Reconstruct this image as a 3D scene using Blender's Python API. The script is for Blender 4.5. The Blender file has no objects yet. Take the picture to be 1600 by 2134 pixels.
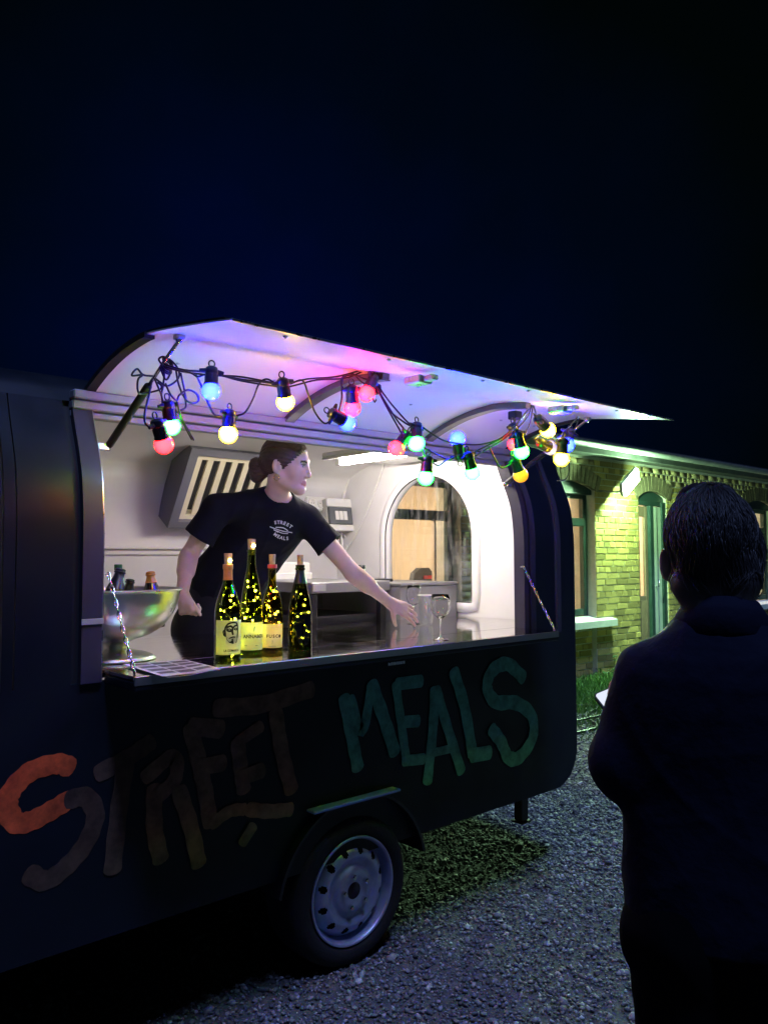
import bpy, math, random
import numpy as np
from mathutils import Vector, Matrix, Quaternion
from mathutils.bvhtree import BVHTree
random.seed(7); rng = np.random.default_rng(7)
sc = bpy.context.scene
COL = sc.collection
V = Vector
PI = math.pi

# ------------------------------------------------------------------ camera
CP = np.array([-1.9361, -2.3199, 1.5305]); YAW, PIT, ROLL, FPX = math.radians(42.1738), math.radians(3.231), math.radians(-0.161), 1656.46
_fw = np.array([math.sin(YAW)*math.cos(PIT), math.cos(YAW)*math.cos(PIT), math.sin(PIT)])
_rt = np.array([math.cos(YAW), -math.sin(YAW), 0.0]); _up = np.cross(_rt, _fw)
_r2 = _rt*math.cos(ROLL)+_up*math.sin(ROLL); _u2 = _up*math.cos(ROLL)-_rt*math.sin(ROLL)
cam = bpy.data.cameras.new('camera'); cam_o = bpy.data.objects.new('camera', cam); COL.objects.link(cam_o)
cam.sensor_fit = 'VERTICAL'; cam.sensor_height = 24.0; cam.lens = 24.0*FPX/2134.0
cam.clip_start = 0.05; cam.clip_end = 2000
M = Matrix(((_r2[0], _u2[0], -_fw[0], CP[0]), (_r2[1], _u2[1], -_fw[1], CP[1]), (_r2[2], _u2[2], -_fw[2], CP[2]), (0, 0, 0, 1)))
cam_o.matrix_world = M
sc.camera = cam_o

# ------------------------------------------------------------------ world: night sky
world = bpy.data.worlds.new('World'); sc.world = world; world.use_nodes = True
nt = world.node_tree; nt.nodes.clear()
wo = nt.nodes.new('ShaderNodeOutputWorld'); bg = nt.nodes.new('ShaderNodeBackground')
tc = nt.nodes.new('ShaderNodeTexCoord'); rp = nt.nodes.new('ShaderNodeValToRGB')
vd = nt.nodes.new('ShaderNodeVectorMath'); vd.operation = 'DOT_PRODUCT'; vd.inputs[1].default_value = (.60, .78, .17)   # town glow behind the building
nz = nt.nodes.new('ShaderNodeTexNoise'); nz.inputs['Scale'].default_value = 2.2; nz.inputs['Detail'].default_value = 5; nz.inputs['Roughness'].default_value = .55
mz = nt.nodes.new('ShaderNodeMath'); mz.operation = 'MULTIPLY_ADD'; mz.inputs[1].default_value = .17; mz.inputs[2].default_value = -.085
ad = nt.nodes.new('ShaderNodeMath'); ad.operation = 'ADD'
nt.links.new(tc.outputs['Generated'], vd.inputs[0]); nt.links.new(tc.outputs['Generated'], nz.inputs['Vector']); nt.links.new(nz.outputs['Fac'], mz.inputs[0])
nt.links.new(vd.outputs['Value'], ad.inputs[0]); nt.links.new(mz.outputs[0], ad.inputs[1]); nt.links.new(ad.outputs[0], rp.inputs[0])
nt.links.new(rp.outputs[0], bg.inputs['Color']); nt.links.new(bg.outputs[0], wo.inputs[0])
cr = rp.color_ramp
SKY = [(0.0, (.0002, .0008, .0009)), (0.84, (.0003, .0012, .0014)), (0.915, (.0001, .0016, .0062)), (0.965, (.0001, .0019, .0135)), (1.0, (.0002, .0020, .0250))]
cr.elements[0].position = 0; cr.elements[0].color = (*SKY[0][1], 1)
cr.elements[1].position = 1; cr.elements[1].color = (*SKY[-1][1], 1)
for p_, c_ in SKY[1:-1]:
    e_ = cr.elements.new(p_); e_.color = (*c_, 1)
bg.inputs['Strength'].default_value = 1.0

# faint bluish night light from high on the viewer's side (the hatch throws its shadow on the yard)
sun = bpy.data.lights.new('sun', 'SUN'); sun.energy = 2.2; sun.color = (.29, .42, 1.0); sun.angle = math.radians(7)
sun_o = bpy.data.objects.new('sun', sun); COL.objects.link(sun_o)
sun_o.rotation_euler = V((.10, math.cos(math.radians(69)), -math.sin(math.radians(69)))).to_track_quat('-Z', 'Y').to_euler()

vs = sc.view_settings
vs.view_transform = 'Standard'; vs.look = 'None'; vs.gamma = 1.0; vs.exposure = 0.0; vs.use_curve_mapping = False
sc.render.engine = 'CYCLES'
cy = sc.cycles
cy.use_denoising = True
cy.max_bounces = 10; cy.diffuse_bounces = 4; cy.glossy_bounces = 5; cy.transmission_bounces = 10; cy.transparent_max_bounces = 24
cy.sample_clamp_indirect = 8.0; cy.sample_clamp_direct = 0.0
cy.caustics_reflective = True; cy.blur_glossy = 1.0; cy.caustics_refractive = False
cy.use_light_tree = True

# strengths of the lamps the photograph shows
L_TUBE = 270.0; L_WALL = 4600.0; L_ROOM = 75.0
BULB = {'blue': ((0.20, 0.68, 310.0), 1.0), 'green': ((0.40, 66.0, 1.6), 1.0), 'red': ((60.0, 0.17, 0.28), 1.0), 'yellow': ((85.0, 50.0, 0.62), 1.0), 'amber': ((1.5, 0.62, 0.02), 1.0), 'violet': ((0.12, 0.14, 0.8), 1.0)}

# ------------------------------------------------------------------ pixel of the survey photo -> point on a known plane of the place
def P(x, y, **k):
    d = _r2*(x-800)/FPX - _u2*(y-1067)/FPX + _fw
    for a, v in k.items():
        if a == 'D': t = v
        else:
            i = 'XYZ'.index(a); t = (v-CP[i])/d[i]
    return V(CP+t*d)

# ------------------------------------------------------------------ materials
MATS = {}
def mat(name, col, rough=0.6, metal=0.0, var=0.0, scale=8.0, bump=0.0, bscale=60.0, spec=0.5, rand=0.0, emit=None, estr=0.0, coat=0.0, rvar=0.0, stretch=None, sheen=0.0):
    if name in MATS: return MATS[name]
    m = bpy.data.materials.new(name); m.use_nodes = True; n = m.node_tree; b = n.nodes['Principled BSDF']
    b.inputs['Base Color'].default_value = (*col, 1); b.inputs['Roughness'].default_value = rough; b.inputs['Metallic'].default_value = metal
    b.inputs['Specular IOR Level'].default_value = spec; b.inputs['Coat Weight'].default_value = coat
    if sheen: b.inputs['Sheen Weight'].default_value = sheen
    if emit:
        b.inputs['Emission Color'].default_value = (*emit, 1); b.inputs['Emission Strength'].default_value = estr
    vec = None
    if var or bump or rvar:
        t = n.nodes.new('ShaderNodeTexCoord'); vec = t.outputs['Object']
        if stretch:
            mp = n.nodes.new('ShaderNodeMapping'); mp.inputs['Scale'].default_value = stretch; n.links.new(vec, mp.inputs[0]); vec = mp.outputs[0]
    csock = None
    if var:
        nz = n.nodes.new('ShaderNodeTexNoise'); nz.inputs['Scale'].default_value = scale; nz.inputs['Detail'].default_value = 6; nz.inputs['Roughness'].default_value = 0.65
        n.links.new(vec, nz.inputs['Vector'])
        r = n.nodes.new('ShaderNodeValToRGB')
        r.color_ramp.elements[0].position = 0.3; r.color_ramp.elements[1].position = 0.72
        r.color_ramp.elements[0].color = (*[max(0, c*(1-var)) for c in col], 1); r.color_ramp.elements[1].color = (*[min(1, c*(1+var)) for c in col], 1)
        n.links.new(nz.outputs['Fac'], r.inputs[0]); csock = r.outputs[0]
    if rand:
        oi = n.nodes.new('ShaderNodeObjectInfo'); hs = n.nodes.new('ShaderNodeHueSaturation')
        mr = n.nodes.new('ShaderNodeMapRange'); mr.inputs['To Min'].default_value = 1-rand; mr.inputs['To Max'].default_value = 1+rand
        n.links.new(oi.outputs['Random'], mr.inputs[0]); n.links.new(mr.outputs[0], hs.inputs['Value'])
        if csock: n.links.new(csock, hs.inputs['Color'])
        else: hs.inputs['Color'].default_value = (*col, 1)
        csock = hs.outputs[0]
    if csock: n.links.new(csock, b.inputs['Base Color'])
    if rvar:
        nz = n.nodes.new('ShaderNodeTexNoise'); nz.inputs['Scale'].default_value = scale*1.7; nz.inputs['Detail'].default_value = 5
        n.links.new(vec, nz.inputs['Vector'])
        mr = n.nodes.new('ShaderNodeMapRange'); mr.inputs['From Min'].default_value = .3; mr.inputs['From Max'].default_value = .7
        mr.inputs['To Min'].default_value = max(0.02, rough-rvar); mr.inputs['To Max'].default_value = rough+rvar
        n.links.new(nz.outputs['Fac'], mr.inputs[0]); n.links.new(mr.outputs[0], b.inputs['Roughness'])
    if bump:
        nz = n.nodes.new('ShaderNodeTexNoise'); nz.inputs['Scale'].default_value = bscale; nz.inputs['Detail'].default_value = 4
        n.links.new(vec, nz.inputs['Vector'])
        bp = n.nodes.new('ShaderNodeBump'); bp.inputs['Strength'].default_value = bump; bp.inputs['Distance'].default_value = 0.01
        n.links.new(nz.outputs['Fac'], bp.inputs['Height']); n.links.new(bp.outputs[0], b.inputs['Normal'])
    MATS[name] = m
    return m

def emis(name, col, s):
    if name in MATS: return MATS[name]
    m = bpy.data.materials.new(name); m.use_nodes = True; n = m.node_tree; n.nodes.clear()
    o = n.nodes.new('ShaderNodeOutputMaterial'); e = n.nodes.new('ShaderNodeEmission')
    e.inputs[0].default_value = (*col, 1); e.inputs[1].default_value = s; n.links.new(e.outputs[0], o.inputs[0])
    MATS[name] = m; return m

def bulb_mat(name, col, core=.3):
    """frosted coloured cap lamp: glows more in its middle than at the rim, a thin glossy skin on top"""
    m = bpy.data.materials.new(name); m.use_nodes = True; n = m.node_tree; b = n.nodes['Principled BSDF']
    mx = max(col); b.inputs['Base Color'].default_value = (*[min(.8, .75*c/mx+.05) for c in col], 1); b.inputs['Roughness'].default_value = .25
    lw = n.nodes.new('ShaderNodeLayerWeight'); lw.inputs[0].default_value = .5
    mr = n.nodes.new('ShaderNodeMapRange'); mr.inputs['To Min'].default_value = 1.15; mr.inputs['To Max'].default_value = .4
    m2 = n.nodes.new('ShaderNodeMapRange'); m2.inputs['From Min'].default_value = 0; m2.inputs['From Max'].default_value = .75; m2.inputs['To Min'].default_value = core; m2.inputs['To Max'].default_value = 0
    vm = n.nodes.new('ShaderNodeVectorMath'); vm.operation = 'SCALE'; vm.inputs[0].default_value = col; va = n.nodes.new('ShaderNodeVectorMath'); va.operation = 'ADD'
    n.links.new(lw.outputs['Facing'], mr.inputs[0]); n.links.new(lw.outputs['Facing'], m2.inputs[0]); n.links.new(mr.outputs[0], vm.inputs['Scale'])
    n.links.new(vm.outputs[0], va.inputs[0]); n.links.new(m2.outputs[0], va.inputs[1]); n.links.new(va.outputs[0], b.inputs['Emission Color']); b.inputs['Emission Strength'].default_value = 1.0
    return m

def thin_glass(name, tint=(1, 1, 1), rough=0.0, refl=1.0, dirt=0.0, ior=1.5):
    if name in MATS: return MATS[name]
    m = bpy.data.materials.new(name); m.use_nodes = True; n = m.node_tree; n.nodes.clear()
    o = n.nodes.new('ShaderNodeOutputMaterial'); tr = n.nodes.new('ShaderNodeBsdfTransparent'); gl = n.nodes.new('ShaderNodeBsdfGlossy'); mx = n.nodes.new('ShaderNodeMixShader')
    tr.inputs[0].default_value = (*tint, 1); gl.inputs['Roughness'].default_value = rough; gl.inputs['Color'].default_value = (refl, refl, refl, 1)
    lw = n.nodes.new('ShaderNodeLayerWeight'); lw.inputs[0].default_value = .5
    pw = n.nodes.new('ShaderNodeMath'); pw.operation = 'POWER'; pw.inputs[1].default_value = 5.0
    ma = n.nodes.new('ShaderNodeMath'); ma.operation = 'MULTIPLY_ADD'; ma.inputs[1].default_value = .9; ma.inputs[2].default_value = .045
    n.links.new(lw.outputs['Facing'], pw.inputs[0]); n.links.new(pw.outputs[0], ma.inputs[0])
    n.links.new(ma.outputs[0], mx.inputs[0]); n.links.new(tr.outputs[0], mx.inputs[1]); n.links.new(gl.outputs[0], mx.inputs[2])
    last = mx
    if dirt:
        df = n.nodes.new('ShaderNodeBsdfDiffuse'); df.inputs[0].default_value = (.75, .75, .72, 1); m2 = n.nodes.new('ShaderNodeMixShader')
        t = n.nodes.new('ShaderNodeTexCoord'); mp = n.nodes.new('ShaderNodeMapping'); mp.inputs['Scale'].default_value = (30, 30, 5)
        nz = n.nodes.new('ShaderNodeTexNoise'); nz.inputs['Scale'].default_value = 1.0; nz.inputs['Detail'].default_value = 8
        mr = n.nodes.new('ShaderNodeMapRange'); mr.inputs['From Min'].default_value = .45; mr.inputs['From Max'].default_value = .8; mr.inputs['To Max'].default_value = dirt
        n.links.new(t.outputs['Object'], mp.inputs[0]); n.links.new(mp.outputs[0], nz.inputs['Vector']); n.links.new(nz.outputs['Fac'], mr.inputs[0])
        n.links.new(mr.outputs[0], m2.inputs[0]); n.links.new(mx.outputs[0], m2.inputs[1]); n.links.new(df.outputs[0], m2.inputs[2]); last = m2
    n.links.new(last.outputs[0], o.inputs[0]); MATS[name] = m; return m

def paper_mat(name, col, trans=.35):
    if name in MATS: return MATS[name]
    m = bpy.data.materials.new(name); m.use_nodes = True; n = m.node_tree; n.nodes.clear()
    o = n.nodes.new('ShaderNodeOutputMaterial'); d = n.nodes.new('ShaderNodeBsdfDiffuse'); t = n.nodes.new('ShaderNodeBsdfTranslucent'); mx = n.nodes.new('ShaderNodeMixShader')
    d.inputs[0].default_value = (*col, 1); t.inputs[0].default_value = (*col, 1); mx.inputs[0].default_value = trans
    n.links.new(d.outputs[0], mx.inputs[1]); n.links.new(t.outputs[0], mx.inputs[2]); n.links.new(mx.outputs[0], o.inputs[0]); MATS[name] = m; return m

def attr_mat(name, stops, rough=.8, bump=0.0, bscale=80.0, attr='rnd', spec=.4, trans=0.0):
    if name in MATS: return MATS[name]
    m = bpy.data.materials.new(name); m.use_nodes = True; n = m.node_tree; b = n.nodes['Principled BSDF']; b.inputs['Roughness'].default_value = rough; b.inputs['Specular IOR Level'].default_value = spec
    a = n.nodes.new('ShaderNodeAttribute'); a.attribute_name = attr; r = n.nodes.new('ShaderNodeValToRGB'); r.color_ramp.interpolation = 'LINEAR'
    r.color_ramp.elements[0].position = stops[0][0]; r.color_ramp.elements[0].color = (*stops[0][1], 1)
    r.color_ramp.elements[1].position = stops[-1][0]; r.color_ramp.elements[1].color = (*stops[-1][1], 1)
    for p_, c_ in stops[1:-1]:
        e = r.color_ramp.elements.new(p_); e.color = (*c_, 1)
    n.links.new(a.outputs['Fac'], r.inputs[0]); n.links.new(r.outputs[0], b.inputs['Base Color'])
    if bump:
        t = n.nodes.new('ShaderNodeTexCoord'); nz = n.nodes.new('ShaderNodeTexNoise'); nz.inputs['Scale'].default_value = bscale; nz.inputs['Detail'].default_value = 4
        n.links.new(t.outputs['Object'], nz.inputs['Vector']); bp = n.nodes.new('ShaderNodeBump'); bp.inputs['Strength'].default_value = bump; bp.inputs['Distance'].default_value = .01
        n.links.new(nz.outputs['Fac'], bp.inputs['Height']); n.links.new(bp.outputs[0], b.inputs['Normal'])
    MATS[name] = m; return m

# ------------------------------------------------------------------ mesh helpers
WM = {}
def catmull(pts, n=6, closed=False):
    pts = [V(p) for p in pts]
    if len(pts) < 3 or n <= 1: return pts
    out = []; N = len(pts)
    for i in range(N if closed else N-1):
        p1, p2 = pts[i], pts[(i+1) % N]
        p0 = pts[i-1] if (i > 0 or closed) else p1*2-p2
        p3 = pts[(i+2) % N] if (i+2 < N or closed) else p2*2-p1
        for j in range(n):
            t = j/n
            out.append(0.5*((2*p1)+(p2-p0)*t+(2*p0-5*p1+4*p2-p3)*t*t+(3*p1-p0-3*p2+p3)*t*t*t))
    if not closed: out.append(pts[-1])
    return out

class MB:
    def __init__(s): s.v = []; s.f = []; s.m = []
    def add(s, vs_, fs_, mi=0):
        o = len(s.v); s.v += [tuple(v) for v in vs_]; s.f += [tuple(i+o for i in f) for f in fs_]; s.m += [mi]*len(fs_); return s
    def box(s, lo, hi, mi=0, R=None, T=None):
        x0, y0, z0 = lo; x1, y1, z1 = hi
        vv = [V(p) for p in ((x0, y0, z0), (x1, y0, z0), (x1, y1, z0), (x0, y1, z0), (x0, y0, z1), (x1, y0, z1), (x1, y1, z1), (x0, y1, z1))]
        if R is not None: vv = [R@p for p in vv]
        if T is not None: vv = [p+V(T) for p in vv]
        return s.add(vv, [(0, 3, 2, 1), (4, 5, 6, 7), (0, 1, 5, 4), (1, 2, 6, 5), (2, 3, 7, 6), (3, 0, 4, 7)], mi)
    def bbox(s, lo, hi, b=.003, mi=0, R=None, T=None):
        """box with chamfered edges"""
        c = [(lo[i]+hi[i])/2 for i in range(3)]; h = [(hi[i]-lo[i])/2 for i in range(3)]; b = min(b, min(h)*.8)
        vv = []; idx = {}
        for sx_ in (-1, 1):
            for sy_ in (-1, 1):
                for sz_ in (-1, 1):
                    for a in range(3):
                        d = [h[0]-b, h[1]-b, h[2]-b]; d[a] = h[a]
                        idx[(sx_, sy_, sz_, a)] = len(vv); vv.append(V((c[0]+sx_*d[0], c[1]+sy_*d[1], c[2]+sz_*d[2])))
        fs = []
        S = (-1, 1)
        for a in range(3):
            o1, o2 = [q for q in range(3) if q != a]
            for sa in S:
                q = []
                for (u, w) in ((-1, -1), (1, -1), (1, 1), (-1, 1)):
                    k = [0, 0, 0]; k[a] = sa; k[o1] = u; k[o2] = w; q.append(idx[(*k, a)])
                fs.append(tuple(q))
        for a in range(3):
            o1, o2 = [q for q in range(3) if q != a]
            for u in S:
                for w in S:
                    k1 = [0, 0, 0]; k1[o1] = u; k1[o2] = w; k2 = list(k1); k1[a] = -1; k2[a] = 1
                    fs.append((idx[(*k1, o1)], idx[(*k2, o1)], idx[(*k2, o2)], idx[(*k1, o2)]))
        for a in S:
            for u in S:
                for w in S: fs.append(tuple(idx[(a, u, w, q)] for q in range(3)))
        cc = V(c); out = []
        for f in fs:
            n_ = (vv[f[1]]-vv[f[0]]).cross(vv[f[2]]-vv[f[0]]); ctr = sum((vv[i] for i in f), V((0, 0, 0)))/len(f)
            out.append(f if n_.dot(ctr-cc) > 0 else f[::-1])
        if R is not None: vv = [R@p for p in vv]
        if T is not None: vv = [p+V(T) for p in vv]
        return s.add(vv, out, mi)
    def tube(s, pts, r, n=8, mi=0, closed=False, cap=True, up=None, sy=1.0):
        pts = [V(p) for p in pts]; N = len(pts)
        rr = r if isinstance(r, (list, tuple)) else [r]*N
        t0 = (pts[1]-pts[0]).normalized(); u = t0.orthogonal().normalized() if up is None else (V(up)-t0*t0.dot(V(up))).normalized()
        vv = []
        for i in range(N):
            if closed: t = pts[(i+1) % N]-pts[i-1]
            else: t = pts[min(i+1, N-1)]-pts[max(i-1, 0)]
            t = t.normalized() if t.length > 1e-9 else t0
            u = u-t*u.dot(t); u = u.normalized() if u.length > 1e-6 else t.orthogonal().normalized(); w = t.cross(u)
            for k in range(n):
                a = 2*PI*k/n; vv.append(pts[i]+(u*math.cos(a)+w*math.sin(a)*sy)*rr[i])
        fs = []
        for i in range(N if closed else N-1):
            j = (i+1) % N
            for k in range(n):
                k2 = (k+1) % n; fs.append((i*n+k, i*n+k2, j*n+k2, j*n+k))
        if cap and not closed: fs.append(tuple(range(n))[::-1]); fs.append(tuple((N-1)*n+k for k in range(n)))
        return s.add(vv, fs, mi)
    def lathe(s, prof, n=32, mi=0, mis=None, M_=None, arc=1.0):
        vv = []; fs = []; ms = []; K = len(prof); full = arc >= .999; cols = n if full else n+1
        for k in range(cols):
            a = 2*PI*arc*k/n
            for (r, z) in prof: vv.append(V((r*math.cos(a), r*math.sin(a), z)))
        for k in range(n):
            k2 = (k+1) % cols
            for i in range(K-1):
                a_, b_, c_, d_ = k*K+i, k2*K+i, k2*K+i+1, k*K+i+1
                if prof[i][0] < 1e-7: f = (a_, c_, d_)
                elif prof[i+1][0] < 1e-7: f = (a_, b_, d_)
                else: f = (a_, b_, c_, d_)
                fs.append(f); ms.append(mis[i] if mis else mi)
        if M_ is not None: vv = [M_@p for p in vv]
        o = len(s.v); s.v += [tuple(v) for v in vv]; s.f += [tuple(i+o for i in f) for f in fs]; s.m += ms; return s
    def sphere(s, c, r, n=16, m=10, mi=0, M_=None):
        prof = [(r*math.sin(PI*i/m), -r*math.cos(PI*i/m)) for i in range(m+1)]; prof[0] = (0, -r); prof[-1] = (0, r)
        T = Matrix.Translation(V(c)); T = T if M_ is None else T@M_
        return s.lathe(prof, n, mi, M_=T)
    def extrude_x(s, prof, x0, x1, mi=0, nx=1, cap=True):
        """closed polygon prof of (y,z) swept along x"""
        K = len(prof); vv = []
        for i in range(nx+1):
            x = x0+(x1-x0)*i/nx; vv += [V((x, y, z)) for y, z in prof]
        fs = []
        for i in range(nx):
            for k in range(K):
                k2 = (k+1) % K; fs.append((i*K+k, i*K+k2, (i+1)*K+k2, (i+1)*K+k))
        if cap: fs.append(tuple(range(K))); fs.append(tuple(nx*K+k for k in range(K))[::-1])
        return s.add(vv, fs, mi)
    def skin_x(s, prof, th, x0, x1, mi=0, nx=1, inward=1):
        """open profile of (y,z) given a thickness th and swept along x"""
        pr = [V((0, y, z)) for y, z in prof]; inn = []
        for i in range(len(pr)):
            t = (pr[min(i+1, len(pr)-1)]-pr[max(i-1, 0)]).normalized(); nn = V((0, t.z, -t.y))*inward
            inn.append((pr[i].y+nn.y*th, pr[i].z+nn.z*th))
        out = [(p.y, p.z) for p in pr]; K = len(out)
        loop = out+inn[::-1]; n2 = len(loop); vv = []
        for i in range(nx+1):
            x = x0+(x1-x0)*i/nx; vv += [V((x, y, z)) for y, z in loop]
        fs = []
        for i in range(nx):
            for k in range(n2):
                k2 = (k+1) % n2; fs.append((i*n2+k, i*n2+k2, (i+1)*n2+k2, (i+1)*n2+k))
        for base, fl in ((0, False), (nx*n2, True)):
            for k in range(K-1):
                f = (base+k, base+k+1, base+n2-2-k, base+n2-1-k); fs.append(f if not fl else f[::-1])
        return s.add(vv, fs, mi)

def mesh_of(name, mb, mats, smooth=False, angle=None):
    me = bpy.data.meshes.new(name); me.from_pydata(mb.v, [], mb.f)
    for m in (mats if isinstance(mats, (list, tuple)) else [mats]): me.materials.append(m)
    if len(me.polygons): me.polygons.foreach_set('material_index', mb.m)
    me.update()
    if smooth or angle is not None:
        me.polygons.foreach_set('use_smooth', [True]*len(me.polygons))
        if angle is not None:
            try: me.set_sharp_from_angle(angle=math.radians(angle))
            except Exception: pass
    return me
def link(name, me, parent=None, M_=None):
    o = bpy.data.objects.new(name, me); COL.objects.link(o)
    W = Matrix.Identity(4) if M_ is None else M_
    if parent is not None:
        o.parent = parent; o.matrix_basis = WM[parent].inverted()@W
    else: o.matrix_basis = W
    WM[o] = W.copy(); return o
def obj(name, mb, mats, parent=None, smooth=False, angle=None, M_=None):
    return link(name, mesh_of(name, mb, mats, smooth, angle), parent, M_)
def tag(o, label=None, cat=None, group=None, kind=None):
    if label: o['label'] = label
    if cat: o['category'] = cat
    if group: o['group'] = group
    if kind: o['kind'] = kind
    return o
def thing(name, label, cat, loc, group=None):
    o = bpy.data.objects.new(name, None); COL.objects.link(o); o.empty_display_size = .05
    o.matrix_basis = Matrix.Translation(V(loc)); WM[o] = o.matrix_basis.copy(); return tag(o, label, cat, group)
def T_(x, y=None, z=None):
    return Matrix.Translation(V(x) if y is None else V((x, y, z)))
def align(z, x=None):
    """rotation whose local z is z (and local x near x)"""
    z = V(z).normalized(); x = V(x) if x is not None else z.orthogonal(); x = (x-z*z.dot(x)).normalized(); y = z.cross(x)
    return Matrix(((x.x, y.x, z.x), (x.y, y.y, z.y), (x.z, y.z, z.z)))

def text_mesh(txt, size=1.0, bold=0.0):
    cu = bpy.data.curves.new('txt', 'FONT'); cu.body = txt; cu.size = size; cu.align_x = 'CENTER'; cu.align_y = 'CENTER'; cu.offset = bold; cu.resolution_u = 3
    o = bpy.data.objects.new('txt', cu); COL.objects.link(o)
    dg = bpy.context.evaluated_depsgraph_get(); ev = o.evaluated_get(dg); me = ev.to_mesh()
    vv = [v.co.copy() for v in me.vertices]; ff = [tuple(p.vertices) for p in me.polygons]
    ev.to_mesh_clear(); bpy.data.objects.remove(o); bpy.data.curves.remove(cu)
    return vv, ff

def ribbon(mb, pts, w, mp, mi=0, n=6):
    """a brush stroke: smoothed centre line pts (2D), width w, rounded ends, mapped to 3D by mp"""
    c = catmull([V((p[0], p[1], 0)) for p in pts], n); L = []; R = []
    for i in range(len(c)):
        t = (c[min(i+1, len(c)-1)]-c[max(i-1, 0)]).normalized(); nn = V((-t.y, t.x, 0)); ww = w*(1+.06*math.sin(i*1.7+pts[0][0]))/2
        L.append(c[i]+nn*ww); R.append(c[i]-nn*ww)
    def cap(p, t):
        nn = V((-t.y, t.x, 0)); return [p+nn*w/2*math.cos(a)+t*w/2*math.sin(a)*.55 for a in [PI*k/6 for k in range(1, 6)]]
    t0 = (c[0]-c[1]).normalized(); t1 = (c[-1]-c[-2]).normalized()
    o = len(mb.v); vv = [mp(p) for p in L]+[mp(p) for p in R]; K = len(c)
    fs = [(i, i+1, K+i+1, K+i) for i in range(K-1)]
    a = cap(c[-1], t1); b = cap(c[0], t0)
    na = len(vv); vv += [mp(p) for p in a]; fs.append(tuple([K-1]+list(range(na, na+5))+[2*K-1]))
    nb = len(vv); vv += [mp(p) for p in b]; fs.append(tuple([K]+list(range(nb, nb+5))+[0]))
    mb.add(vv, fs, mi)

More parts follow.
